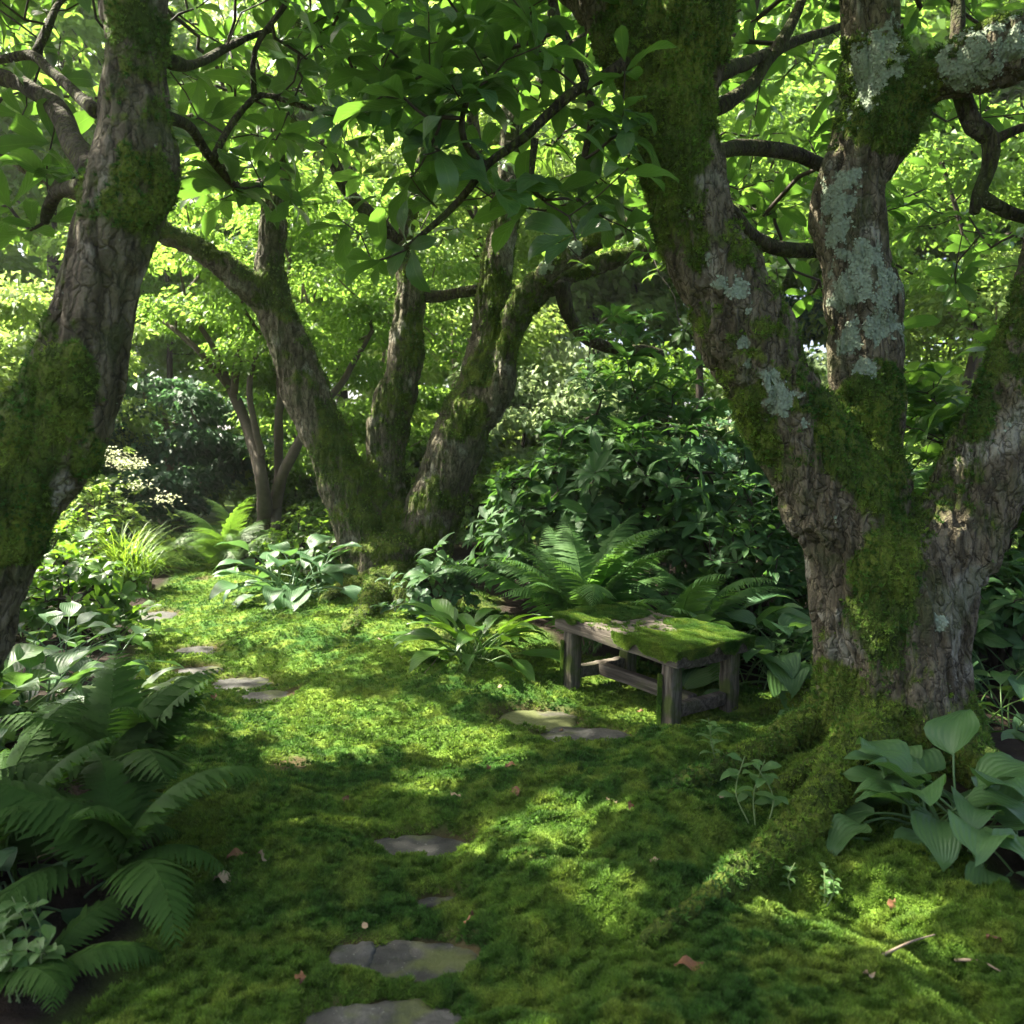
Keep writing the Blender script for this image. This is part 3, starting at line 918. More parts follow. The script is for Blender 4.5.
# ---- the big three stemmed tree on the right
def right_tree():
    d0 = RT[1] + .12
    t = thing('mossy_tree', 'huge three stemmed tree with lichen patches and spreading roots right of the bench', 'tree', (0, 0, 0))
    d = d0
    S = [
        stem([(893, 810, d, 112), (893, 770, d, 98), (894, 715, d, 80), (893, 650, d, 66), (890, 585, d, 59), (878, 540, d, 54)]),
        stem([(880, 640, d, 56), (858, 550, d, 53), (818, 468, d - .02, 48), (770, 385, d - .05, 44), (733, 308, d - .05, 45), (703, 245, d - .05, 40), (686, 185, d - .05, 37), (676, 125, d - .05, 38), (684, 60, d - .08, 39), (690, 0, d - .1, 40), (694, -110, d - .1, 36), (700, -240, d, 28)]),
        stem([(680, 150, d - .05, 34), (658, 92, d + .02, 34), (630, 45, d + .1, 30), (592, -5, d + .2, 28), (545, -70, d + .3, 25), (480, -160, d + .5, 18)]),
        stem([(893, 640, d + .05, 56), (880, 540, d + .12, 44), (866, 450, d + .2, 37), (864, 380, d + .25, 37), (864, 315, d + .28, 41), (852, 255, d + .28, 37), (850, 200, d + .28, 36), (866, 150, d + .28, 35), (886, 105, d + .28, 38), (872, 55, d + .3, 31), (867, 0, d + .3, 29), (862, -120, d + .3, 26), (850, -260, d + .3, 20)]),
        stem([(880, 115, d + .28, 34), (918, 88, d + .2, 31), (962, 66, d + .1, 28), (1030, 40, d, 28), (1110, 5, d - .1, 24), (1200, -60, d - .1, 18)]),
        stem([(905, 660, d, 56), (930, 590, d, 49), (958, 525, d, 44), (992, 455, d, 40), (1022, 385, d, 38), (1048, 315, d, 37), (1066, 240, d, 36), (1070, 140, d, 34), (1075, 20, d, 30), (1080, -120, d, 24)]),
    ]
    R = [
        root([(872, 712, 30, 1.2), (828, 735, 23, .6), (787, 754, 17, .4), (760, 763, 15, .5), (735, 772, 14, .5), (708, 781, 12, .4), (680, 790, 10, .1), (650, 800, 6, -.5)]),
        root([(888, 745, 36, 1.2), (852, 790, 27, .5), (805, 838, 21, .45), (780, 858, 19, .5), (755, 875, 17, .55), (730, 891, 15, .55), (705, 905, 13, .55), (682, 918, 11, .5), (660, 930, 9, .3), (630, 950, 6, -.5)]),
        root([(930, 735, 30, 1.2), (960, 772, 26, .5), (1000, 805, 18, .1), (1040, 835, 12, -.2)]),
        root([(858, 712, 20, 1.1), (806, 715, 16, .4), (762, 713, 11, -.2)]),
        root([(872, 748, 20, .9), (818, 776, 13, .4), (780, 792, 9, .0), (745, 800, 6, -.5)]),
        wroot([(RT[0] + .1, RT[1] + .2, .3, .3), (RT[0] + .5, RT[1] + .7, .18, .1), (RT[0] + .8, RT[1] + 1.2, .08, -.4)]),
    ]
    def mossf(V, N):
        f = fbm(V * 3.1 + 2, 4); f2 = fbm(V * 9 + 7, 3)
        m = .37 + 1.1 * (f - .5) + .6 * (f2 - .5) + .30 * N[:, 2]
        m += .50 * sst(.42, -.06, V[:, 2] + 1.5 * (f - .5) + .5 * (f2 - .5)) + .10 * sst(1.1, .3, V[:, 2])
        px = V[:, 0] / V[:, 1] * F + CX; py = YH - (V[:, 2] - H) / V[:, 1] * F
        def blob(cx, cy, rx, ry): return np.exp(-(((px - cx) / rx) ** 2 + ((py - cy) / ry) ** 2))
        m += .95 * blob(870, 430, 32, 60) + .9 * blob(885, 590, 34, 62) + .85 * blob(892, 100, 44, 46) + .75 * blob(672, 60, 52, 150)
        m += .5 * blob(850, 455, 40, 40) + .55 * blob(868, 385, 30, 26) + .35 * blob(985, 400, 18, 90) + .6 * blob(640, 30, 34, 60) + .45 * blob(745, 400, 60, 90)
        m -= .6 * blob(860, 330, 42, 90) + .45 * blob(825, 560, 26, 90) + .4 * blob(960, 600, 40, 90) + .5 * blob(850, 200, 40, 50) + .4 * blob(720, 210, 14, 60)
        return np.clip(m, 0, 1)
    ds = d0
    lich = []
    for (px, py, rp, dd) in ((836, 188, 30, .12), (862, 258, 30, .12), (884, 296, 34, .12), (850, 292, 26, .12), (872, 330, 28, .12), (840, 232, 22, .12), (868, 62, 34, .15), (885, 35, 20, .15), (860, 95, 24, .15), (968, 60, 36, -.05), (1010, 40, 26, -.1), (938, 82, 20, .0), (738, 296, 15, -.25), (782, 402, 22, -.28), (966, 463, 20, -.25), (703, 262, 10, -.25), (742, 342, 9, -.25), (748, 362, 8, -.25), (940, 622, 9, -.3), (825, 585, 10, -.3), (846, 120, 16, .12), (878, 78, 18, .12), (852, 340, 20, .12), (890, 322, 18, .14), (866, 370, 14, .1), (985, 440, 12, -.25), (1010, 425, 13, -.25), (720, 285, 8, -.25), (772, 380, 12, -.28), (800, 425, 10, -.28), (836, 520, 9, -.28), (1000, 66, 16, -.1), (690, 215, 8, -.25)):
        lich.append((P(px, py, ds + dd), rp * 1.32 * ds / F))
    make_trunk(t, S, R, M['bark'], .0095, mossf, lich, 3000, 3.3, .032, .0150, .0075)
    # hand placed limbs that cross the view
    B = [
        [(632, 62, 4.2, 9), (603, 78, 4.05, 6), (570, 95, 3.95, 5.5), (549, 113, 3.9, 5), (525, 138, 3.85, 5), (488, 164, 3.8, 4.5), (470, 188, 3.78, 4), (445, 215, 3.75, 3.5), (405, 248, 3.75, 2.5)],
        [(488, 164, 3.8, 4), (478, 160, 3.75, 4), (464, 140, 3.7, 3.5), (462, 118, 3.7, 3), (468, 96, 3.7, 2.5)],
        [(535, 140, 3.87, 4), (532, 170, 3.85, 3), (533, 190, 3.85, 2.5), (545, 200, 3.85, 2)],
        [(548, -40, 4.2, 6), (556, 15, 4.1, 5), (575, 55, 4.05, 4.5), (590, 95, 4.0, 4.5), (592, 125, 4.0, 4), (584, 160, 4.0, 3.5), (580, 196, 4.0, 2.5)],
        [(705, 150, 4.4, 9), (745, 148, 4.8, 8), (790, 152, 5.0, 8), (822, 165, 5.1, 7)],
        [(720, 205, 4.5, 8), (760, 242, 4.8, 8), (810, 250, 5.0, 7), (830, 250, 5.0, 7)],
        [(690, 120, 4.4, 9), (745, 90, 4.7, 7), (775, 50, 4.9, 6), (800, 5, 5.1, 5), (820, -60, 5.2, 4)],
        [(712, 75, 4.3, 9), (750, 62, 4.7, 7), (800, 40, 5.2, 5), (860, 20, 5.6, 3)],
        [(958, 72, 4.45, 10), (966, 105, 4.4, 9), (972, 128, 4.4, 9), (990, 140, 4.4, 9), (990, 165, 4.4, 8), (980, 190, 4.4, 7), (974, 212, 4.4, 5)],
        [(982, 196, 4.4, 8), (1005, 212, 4.4, 7), (1040, 222, 4.5, 6)],
        [(992, 142, 4.4, 6), (1020, 128, 4.4, 5), (1060, 120, 4.5, 4)],
        [(966, 110, 4.4, 6), (955, 75, 4.6, 7), (958, 20, 4.7, 7), (955, -40, 4.8, 6)],
    ]
    lb = Bag(); sk = [C[:, :3] for C in S[1:]]
    for q in B:
        C = wobble(stem(q), .012, 5, 1.1)
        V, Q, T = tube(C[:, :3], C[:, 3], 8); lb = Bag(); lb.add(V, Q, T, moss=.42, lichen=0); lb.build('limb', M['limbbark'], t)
        sk.append(C[:, :3])
    skel = np.vstack([s[::3] for s in sk])
    skel = skel[(skel[:, 2] > 2.0)]
    lowA = lambda px: np.interp(px, [600, 680, 760, 830, 900, 960, 1010, 1150], [230, 260, 290, 300, 335, 350, 300, 300])
    lowB = lambda px: np.interp(px, [200, 300, 350, 400, 450, 560, 640], [150, 210, 260, 235, 190, 225, 225])
    A = view_tips(190, (610, 1150), (-240, 350), (5.1, 7.6), lowA, 1)
    B1 = view_tips(60, (330, 640), (-140, 250), (3.5, 4.6), lowB, 2)
    hand = np.array([P(*q) for q in ((405, 250, 3.75), (372, 262, 3.8), (468, 92, 3.7), (430, 72, 3.75), (428, 118, 3.6), (452, 85, 3.55), (404, 98, 3.65), (580, 200, 4.0), (612, 222, 4.0), (545, 202, 3.85), (500, 190, 3.7), (440, 150, 3.6), (506, 60, 3.7), (470, 40, 3.75), (530, 20, 3.8), (632, 232, 4.1), (390, 50, 3.8), (360, 110, 3.8))])
    U = box_tips(560, (-2.2, 1.6, 4.3), (3.4, 7.2, 6.2), 5)  # high leaves, mostly out of view, added to shade the ground
    groups = [(hand, (5, 8), .27, LEAF_OB, None), (A, (5, 8), .24, LEAF_OB, nosun), (B1, (5, 7), .26, LEAF_OB, nosun), (U, (7, 9), .26, LEAF_OB_LO, nosun)]
    crown(t, skel, groups, M['canopy'], jitter=.06)
right_tree()

# ---- the three stemmed tree in the middle distance
def middle_tree():
    d = MT[1] + .1
    t = thing('mossy_tree', 'three stemmed mossy tree standing beyond the path bend behind the hosta', 'tree')
    sc = .86
    S = [
        stem([(394, 606, d, 58), (393, 582, d, 52), (391, 545, d, 48)]),
        stem([(378, 575, d, 34), (362, 525, d, 33), (340, 470, d, 30), (318, 420, d, 28), (296, 365, d, 27), (276, 315, d, 24), (268, 270, d, 19), (273, 215, d, 16), (281, 160, d, 15), (285, 90, d, 14), (292, 0, d, 12), (300, -100, d, 10)]),
        stem([(272, 310, d, 18), (252, 290, d - .1, 17), (225, 268, d - .2, 15), (190, 246, d - .3, 13), (155, 230, d - .4, 12), (110, 205, d - .6, 10), (60, 190, d - .8, 9), (0, 150, d - 1, 7)]),
        stem([(393, 560, d + .1, 32), (387, 500, d + .15, 25), (385, 455, d + .2, 24), (392, 412, d + .2, 26), (404, 370, d + .2, 22), (407, 330, d + .2, 20), (411, 290, d + .2, 17), (402, 245, d + .3, 14), (418, 180, d + .3, 13), (440, 110, d + .3, 12), (450, 20, d + .3, 10), (455, -100, d + .3, 8)]),
        stem([(410, 580, d, 40), (428, 530, d, 35), (444, 480, d, 33), (464, 425, d, 31), (482, 375, d, 26), (490, 325, d, 20), (496, 270, d, 18), (505, 215, d, 16), (510, 150, d, 15), (520, 60, d, 14), (532, -40, d, 12), (545, -150, d, 9)]),
        stem([(478, 415, d - .05, 24), (500, 388, d - .15, 20), (508, 350, d - .2, 15), (515, 312, d - .3, 14), (535, 282, d - .4, 14), (565, 258, d - .5, 13), (610, 234, d - .6, 12), (652, 208, d - .8, 11), (700, 175, d - .9, 9)]),
        stem([(508, 352, d - .2, 13), (526, 312, d - .2, 12), (556, 285, d - .2, 12), (600, 265, d - .2, 11), (652, 250, d - .2, 10), (705, 228, d - .2, 9), (760, 200, d - .2, 7)]),
    ]
    R = [
        root([(380, 586, 18, .3), (352, 596, 16, .2), (325, 600, 12, -.2)]),
        root([(396, 590, 20, .3), (405, 612, 14, .2), (430, 628, 11, -.2), (455, 640, 9, -.5)]),
        root([(384, 590, 18, .3), (372, 612, 13, .2), (350, 632, 10, -.4)]),
        root([(422, 586, 28, .5), (460, 602, 14, .0), (490, 612, 10, -.4)]),
    ]
    for C in S[1:]: C[:, 3] *= sc
    def mossf(V, N):
        f = fbm(V * 2.2 + 12, 4); f2 = fbm(V * 7 + 3, 3)
        m = .46 + 1.1 * (f - .5) + .5 * (f2 - .5) + .28 * N[:, 2] + .12 * N[:, 0]
        m += .35 * sst(.5, .05, V[:, 2] + .6 * (f - .5))
        return np.clip(m, 0, 1)
    lich = [(P(545, 262, d - .6), .16), (P(575, 245, d - .65), .12), (P(290, 430, d - .3), .12)]
    make_trunk(t, S, R, M['barkgrey'], .02, mossf, lich, 900, 8.1, .026, .017, .022)
    B = [
        [(560, 285, d - .3, 8), (566, 305, d - .3, 8), (580, 332, d - .3, 7), (606, 347, d - .3, 6), (640, 350, d - .3, 6), (662, 356, d - .3, 5)],
        [(428, 296, d + .2, 7), (450, 294, d + .1, 6), (478, 290, d, 6)],
        [(400, 240, d + .3, 10), (370, 215, d + .1, 8), (345, 185, d, 7), (325, 140, d - .1, 6)],
        [(285, 90, d, 9), (250, 80, d - .3, 6), (215, 110, d - .6, 5), (185, 120, d - .8, 4)],
        [(281, 160, d, 8), (250, 195, d - .4, 6), (225, 170, d - .7, 5), (195, 130, d - 1, 4), (180, 115, d - 1.1, 4)],
        [(505, 215, d, 9), (480, 160, d + .2, 7), (470, 100, d + .3, 6)],
        [(510, 130, d, 9), (545, 80, d - .3, 7), (590, 30, d - .5, 5)],
    ]
    lb = Bag(); sk = [C[:, :3] for C in S[1:]]
    for q in B:
        C = wobble(stem(q), .02, 4, 2.1)
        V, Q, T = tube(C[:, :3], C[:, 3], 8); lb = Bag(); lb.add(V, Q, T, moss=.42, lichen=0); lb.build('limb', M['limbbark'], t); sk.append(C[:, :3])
    skel = np.vstack([s[::4] for s in sk]); skel = skel[skel[:, 2] > 2.6]
    low = lambda px: np.interp(px, [100, 200, 260, 330, 420, 520, 620, 700, 800], [190, 215, 205, 235, 250, 215, 255, 330, 320])
    A = view_tips(270, (120, 800), (-230, 340), (6.6, 10.6), low, 21)
    U = box_tips(640, (-8.0, 6.2, 5.0), (2.6, 10.8, 7.4), 25)  # upper leaves set mostly above the view to keep sun off the ground
    U = U[(YH - (U[:, 2] - H) / U[:, 1] * F < -20) | (RNG.random(len(U)) < .4)]
    groups = [(A, (6, 9), .21, LEAF_OB_LO, nosun), (U, (7, 9), .26, LEAF_OB_LO, nosun)]
    crown(t, skel, groups, M['canopymid'], jitter=.06)
middle_tree()

# ---- the leaning tree at the left edge
def left_tree():
    d = 3.0
    t = thing('mossy_tree', 'dark leaning tree trunk with moss patches at the left edge in front', 'tree')
    S = [
        stem([(-100, 900, d, 95), (-92, 850, d, 72), (-72, 740, d, 58), (-45, 650, d, 54), (-14, 570, d, 53), (16, 500, d, 52), (42, 447, d, 50), (64, 398, d, 47), (82, 350, d, 43), (97, 302, d, 40), (112, 250, d, 42), (127, 200, d, 43), (138, 155, d, 43), (139, 100, d, 38), (137, 40, d, 37), (136, -20, d, 36), (138, -120, d + .05, 33), (150, -250, d + .2, 28), (170, -420, d + .4, 20)]),
    ]
    S[0][:, 3] *= .94
    R = [wroot([(LT[0], LT[1], .22, .3), (LT[0] - .3, LT[1] - .3, .12, 0), (LT[0] - .5, LT[1] - .5, .06, -.5)]), wroot([(LT[0], LT[1], .2, .3), (LT[0] + .1, LT[1] + .4, .12, 0), (LT[0] + .1, LT[1] + .8, .05, -.5)])]
    def mossf(V, N):
        f = fbm(V * 4 + 22, 4); f2 = fbm(V * 11 + 3, 3)
        px = V[:, 0] / V[:, 1] * F + CX; py = YH - (V[:, 2] - H) / V[:, 1] * F
        def blob(cx, cy, rx, ry): return np.exp(-(((px - cx) / rx) ** 2 + ((py - cy) / ry) ** 2))
        m = .28 + 1.3 * (f - .5) + .8 * (f2 - .5)
        m += .7 * blob(70, 355, 40, 70) + .8 * blob(20, 470, 50, 80) + .35 * blob(150, 190, 40, 50) + .28 * blob(130, 40, 60, 130) + .2 * blob(165, 90, 20, 120)
        m -= .7 * blob(110, 345, 20, 70) + .5 * blob(95, 290, 40, 40) + .5 * blob(60, 520, 20, 80)
        return np.clip(m, 0, 1)
    lich = [(P(131, 203, d - .15), .03), (P(118, 265, d - .15), .028)]
    make_trunk(t, S, R, M['bark'], .010, mossf, lich, 3600, 14.2, .020, .0130, .008)
    B = [
        [(95, 175, 3.05, 15), (78, 150, 3.3, 13), (62, 118, 3.6, 11), (40, 95, 3.8, 9), (8, 78, 4.0, 8), (-40, 60, 4.2, 7)],
        [(96, 112, 3.1, 8), (75, 92, 3.4, 6), (50, 70, 3.6, 5), (30, 55, 3.7, 5), (-10, 62, 3.9, 4)],
        [(34, 56, 3.7, 4), (48, 25, 3.8, 4), (62, 0, 3.9, 3), (90, -20, 4, 3)],
        [(85, 188, 3.2, 9), (60, 190, 3.5, 7), (48, 208, 3.7, 6), (44, 222, 3.7, 4)],
        [(165, 118, 3.1, 8), (190, 128, 3.4, 5), (212, 160, 3.7, 4.5), (240, 190, 3.9, 3), (262, 186, 4.0, 2.5)],
        [(168, 60, 3.1, 8), (195, 65, 3.4, 5), (230, 45, 3.8, 4), (270, 30, 4.1, 3)],
        [(212, 160, 3.7, 4), (235, 120, 3.9, 3.5), (262, 95, 4.0, 3.5), (300, 105, 4.0, 3), (345, 115, 4.0, 3), (372, 90, 3.95, 2.5)],
        [(255, 100, 4.0, 3.5), (256, 50, 4.0, 3), (285, 5, 4.1, 3)],
    ]
    lb = Bag(); sk = [S[0][:, :3]]
    for q in B:
        C = wobble(stem(q), .012, 5, 3.1)
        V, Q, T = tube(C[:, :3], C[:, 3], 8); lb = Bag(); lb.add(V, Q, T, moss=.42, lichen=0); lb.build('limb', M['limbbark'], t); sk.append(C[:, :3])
    # unseen leaders added out of frame, bearing crown leaves that shade the ground
    top = S[0][-1, :3]
    for e in ((-2.4, 5.8, 5.1), (-4.6, 6.1, 5.2), (-1.0, 5.5, 5.5), (-3.0, 1.5, 5.2), (-6.2, 6.3, 5.4), (-6.4, 2.4, 5.4)):
        e = np.array(e); u = np.linspace(0, 1, 24)[:, None]
        pts = S[0][-14, :3] + (e - S[0][-14, :3]) * u; pts[:, 2] += .5 * np.sin(PI * u[:, 0])
        V, Q, T = tube(pts, np.linspace(.05, .02, 24), 8); lb2 = Bag(); lb2.add(V, Q, T, moss=.42, lichen=0); lb2.build('limb', M['limbbark'], t)
        sk.append(pts)
    skel = np.vstack([s[::3] for s in sk]); skel = skel[skel[:, 2] > 2.2]
    low = lambda px: np.interp(px, [-200, 0, 50, 90, 180, 260, 330], [260, 240, 225, 150, 140, 175, 160])
    A = view_tips(170, (-160, 330), (-220, 270), (3.5, 6.4), low, 31)
    hand = np.array([P(*q) for q in ((262, 186, 4.0), (240, 192, 3.9), (300, 205, 4.1), (250, 160, 4.0), (220, 200, 4.2), (30, 230, 3.7), (8, 205, 3.8), (50, 150, 3.8), (20, 120, 3.9), (300, 60, 4.0), (330, 40, 3.9), (345, 118, 3.9), (280, 110, 4))])
    U = box_tips(640, (-8.6, 2.0, 4.4), (-.4, 8.0, 6.4), 35)  # unseen leaves high on the left, added to shade the ground
    U2 = box_tips(460, (-5.6, 2.9, 5.0), (-1.6, 6.0, 6.2), 36)  # extra unseen leaves, added to keep sun off the near moss
    U2 = np.vstack((U2, box_tips(150, (-8.5, 2.8, 4.5), (-5.0, 8.0, 6.2), 37)))  # more unseen leaves, added to shade the left bed
    groups = [(U2, (8, 10), .26, LEAF_OB_LO, nosun), (hand, (5, 8), .25, LEAF_OB, None), (A, (6, 8), .23, LEAF_OB, nosun), (U, (7, 9), .26, LEAF_OB_LO, nosun)]
    crown(t, skel, groups, M['canopy'], jitter=.06)
left_tree()

# ------------------------------------------------------------------ trees and shrubs behind
def clump_tree(name, label, cat, x, y, h, r, mat, leaf, n, crown_lo=.3, flat=.45, clumps=40, trunk_r=.12, group=None, bark='palebark', seed=0, stems=1, templates=None, droop=0.0, yfac=1.0, core=.5, ctrl=None):
    """tapered trunk with limbs out to leaf clumps spread through the crown"""
    r_ = np.random.default_rng(seed)
    z0 = g1(x, y)
    t = thing(name, label, cat, (x, y, z0 - .03), group)
    c = np.array((0, 0, h * (crown_lo + 1) / 2)); rz = h * (1 - crown_lo) / 2
    k = unit(r_.normal(size=(clumps, 3))) * (core + (1 - core) * r_.random((clumps, 1)) ** .6)
    K = c + k * np.array((r, r * yfac, rz)) * .86
    sk = []
    b = Bag()
    for q in ctrl or []:
        C = wobble(stem([(px, py, y + .25 * math.sin(px), hw) for px, py, hw in q]), .015, 4, seed) - np.array((x, y, z0 - .03, 0))
        V, Q, T = tube(C[:, :3], np.abs(C[:, 3]), 9); b.add(V, Q, T); sk.append(C[:, :3])
    for s in range(0 if ctrl else stems):
        a = r_.random() * 6.28; sp = r * .3 * (stems > 1)
        C = np.array([[0 + .1 * sp * math.cos(a), .1 * sp * math.sin(a), -.1], [sp * .5 * math.cos(a), sp * .5 * math.sin(a), h * .25], [sp * math.cos(a) * .9 + r_.normal() * r * .05, sp * math.sin(a) * .9, h * .5], [sp * math.cos(a) * 1.2 + r_.normal() * r * .1, sp * math.sin(a), h * .82]])
        C = catmull(C, .2); rr = trunk_r * np.linspace(1, .25, len(C)) / (stems ** .5)
        rr[:2] *= 1.3
        V, Q, T = tube(C, rr, 9); b.add(V, Q, T); sk.append(C)
    b.build('trunk', M[bark], t)
    paths, dirs = grow(np.vstack(sk)[1:], None, K, step=.35, r0=trunk_r * .12, rmax=trunk_r * .6, jitter=.08)
    b = Bag()
    for pts, rr in paths:
        V, Q, T = tube(pts, rr, 5, False); b.add(V, Q)
    b.build('branches', M[bark], t)
    m = n // clumps
    idx = np.repeat(np.arange(clumps), m)
    cr = (r * rz * r) ** (1 / 3) / clumps ** (1 / 3) * 1.0
    q = unit(r_.normal(size=(len(idx), 3))) * (r_.random((len(idx), 1)) ** .42) * cr * r_.uniform(.6, 1.5, (clumps, 1))[idx]
    q[:, 2] *= flat
    q[:, 2] -= droop * np.hypot(q[:, 0], q[:, 1]) ** 2 / max(cr, .1)
    pos = K[idx] + q
    d = unit(q * np.array((1, 1, .2)) + r_.normal(size=q.shape) * .35 * cr + np.array((0, 0, -.25 - droop)) * cr)
    nr = unit(np.array((0, 0, 1.0)) + r_.normal(size=q.shape) * .45)
    lf = Bag()
    scatter(lf, templates or LEAF_DIA, pos, d, nr, leaf * r_.uniform(.6, 1.3, len(idx)))
    lf.build('crown', mat, t)
    return t

def pxy(px, d): return (px - CX) / F * d

# maples and other trees seen under the canopy
clump_tree('maple_tree', 'bright green layered maple with bare forked stems left of the middle tree', 'tree', pxy(262, 11.6), 11.6, 5.9, 2.2, M['maple'], .09, 21000, .36, .26, 46, .10, seed=1,
           ctrl=[[(266, 530, 8), (262, 480, 7), (247, 425, 6), (228, 385, 5), (200, 352, 3.5), (160, 318, 2), (140, 305, 1.2)], [(234, 395, 4.5), (238, 350, 3.5), (242, 310, 2), (246, 280, 1.2)], [(228, 385, 4), (215, 350, 3), (190, 310, 2), (180, 270, 1.2)], [(276, 530, 5), (278, 480, 5), (280, 400, 4), (283, 330, 3), (290, 260, 1.6)], [(262, 455, 4), (250, 390, 3), (262, 330, 2), (270, 270, 1.2)],
                 [(272, 520, 7), (282, 478, 6), (300, 440, 5), (318, 412, 4.5), (342, 382, 3.5), (372, 330, 2)]], bark='stemdark')
clump_tree('maple_tree', 'yellow green maple with thin stems seen between the middle stems', 'tree', pxy(352, 13.5), 13.5, 6.6, 2.3, M['maple'], .10, 20000, .10, .30, 48, .08, seed=2, stems=3)
clump_tree('dark_tree', 'low dark blue green tree with layered foliage left of the path end', 'tree', pxy(165, 13.6), 13.6, 2.9, 2.0, M['darkleaf'], .13, 16000, .05, .26, 40, .12, seed=3, bark='palebark', core=.4)
clump_tree('conifer_tree', 'dark blue green tree at the far left edge behind the leaning trunk', 'tree', pxy(5, 19), 19, 5.5, 2.0, M['darkleaf'], .15, 14000, .05, .4, 46, .16, seed=4, bark='twig', droop=.3)
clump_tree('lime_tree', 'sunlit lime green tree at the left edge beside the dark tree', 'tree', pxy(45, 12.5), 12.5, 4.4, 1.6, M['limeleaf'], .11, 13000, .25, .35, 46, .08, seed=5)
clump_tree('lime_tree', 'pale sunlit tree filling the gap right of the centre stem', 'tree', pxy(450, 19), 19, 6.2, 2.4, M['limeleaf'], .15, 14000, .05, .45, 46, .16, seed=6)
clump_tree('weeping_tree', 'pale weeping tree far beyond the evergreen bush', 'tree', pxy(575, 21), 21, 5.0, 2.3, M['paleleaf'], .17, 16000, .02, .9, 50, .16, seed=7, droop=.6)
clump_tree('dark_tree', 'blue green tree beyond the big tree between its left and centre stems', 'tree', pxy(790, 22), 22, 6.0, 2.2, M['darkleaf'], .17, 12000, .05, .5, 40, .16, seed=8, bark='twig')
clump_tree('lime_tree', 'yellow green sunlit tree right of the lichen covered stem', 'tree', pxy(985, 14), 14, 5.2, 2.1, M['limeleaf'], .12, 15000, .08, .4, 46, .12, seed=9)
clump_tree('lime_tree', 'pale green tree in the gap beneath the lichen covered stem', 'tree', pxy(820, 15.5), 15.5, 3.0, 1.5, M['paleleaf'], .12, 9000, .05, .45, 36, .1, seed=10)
for px_, d_, h_, r_q, m_, lb_ in ((300, 15.5, 2.6, 1.7, 'bushleaf', 'rounded green bush behind the maple stems'), (410, 16, 2.6, 1.8, 'limeleaf', 'rounded pale bush seen low between the middle stems'), (520, 18, 3.6, 2.4, 'paleleaf', 'rounded pale bush beneath the weeping tree'),
                              (650, 19, 4.2, 2.6, 'bushleaf', 'rounded green bush far behind the evergreen bush'), (770, 18, 3.8, 2.4, 'paleleaf', 'rounded pale bush far behind the big tree fork'), (900, 18, 4.4, 2.6, 'bushleaf', 'rounded green bush far behind the laurel'),
                              (1040, 19, 4.6, 2.8, 'limeleaf', 'rounded lime bush far at the right edge'), (180, 17.5, 3.4, 2.2, 'bushleaf', 'rounded green bush behind the dark layered tree'), (70, 21, 4.4, 2.8, 'paleleaf', 'rounded pale bush far behind the flowering shrub')):
    clump_tree('background_bush', lb_, 'bush', pxy(px_, d_), d_, h_, r_q, M[m_], .15, 12000, .0, .5, 44, .08, seed=int(px_), bark='twig', core=.35)
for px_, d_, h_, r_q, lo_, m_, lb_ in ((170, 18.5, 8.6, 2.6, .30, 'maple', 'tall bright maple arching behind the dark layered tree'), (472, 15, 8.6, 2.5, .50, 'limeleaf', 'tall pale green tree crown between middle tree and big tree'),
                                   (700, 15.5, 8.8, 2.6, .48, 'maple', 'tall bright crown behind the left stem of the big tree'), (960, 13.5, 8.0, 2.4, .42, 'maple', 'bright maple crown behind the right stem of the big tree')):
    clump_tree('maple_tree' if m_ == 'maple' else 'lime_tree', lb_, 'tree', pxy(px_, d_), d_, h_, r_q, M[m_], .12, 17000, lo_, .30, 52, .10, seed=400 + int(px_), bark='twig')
BACK = [
    (-11.5, 21.5, 12.5, 3.6, 'maple'), (13, 20, 11.5, 3.4, 'bushleaf'),
    (-17, 30, 13, 4.4, 'limeleaf'), (-9.5, 31, 14, 4.5, 'maple'), (-1.5, 27, 14, 4.6, 'limeleaf'), (4.5, 26, 13.5, 4.5, 'maple'), (10, 25, 13, 4.3, 'bushleaf'), (15.5, 23, 13, 4.4, 'limeleaf'),
    (-20, 36, 16, 5, 'bushleaf'), (-10.5, 33, 17, 5.5, 'limeleaf'), (-2, 38, 19, 6, 'bushleaf'), (7, 36, 18, 5.6, 'limeleaf'), (17, 33, 17, 5.5, 'maple'), (-5, 25, 11, 3.4, 'maple'), (2.2, 22.5, 11, 3.2, 'limeleaf'), (8.5, 21, 11, 3.2, 'maple'),
]
BACK_LAB = ['tall bright tree closing the upper left corner behind the leaning trunk', 'tall mid green tree closing the upper right corner behind the lichen covered limb', 'tall lime green tree behind the dark tree at far left', 'tall bright maple rising behind the layered maple', 'tall pale lime tree in the middle of the far row', 'tall bright tree behind the weeping tree', 'tall mid green tree behind the lichen covered stem', 'tall lime tree at the far right of the row',
            'tallest mid green tree at the far left corner of the row', 'very tall pale tree of the farthest row behind the leaning trunk', 'very tall green tree at the farthest middle of the garden', 'very tall lime tree in the farthest row right of the middle', 'very tall bright tree in the farthest right corner', 'slim tall bright tree close behind the left middle stem', 'slim tall pale tree just behind the evergreen bush', 'slim tall bright tree behind the big right tree']
for i, ((x, y, h, r, m), lb) in enumerate(zip(BACK, BACK_LAB)):
    clump_tree('background_tree', lb, 'tree', x, y, h * 1.3, r * 1.08, M[m], .24 + .003 * y, 20000, .25 if y < 26 else .06, .5, 70, .22, 'tall trees at the back of the garden', seed=50 + i, bark='twig')

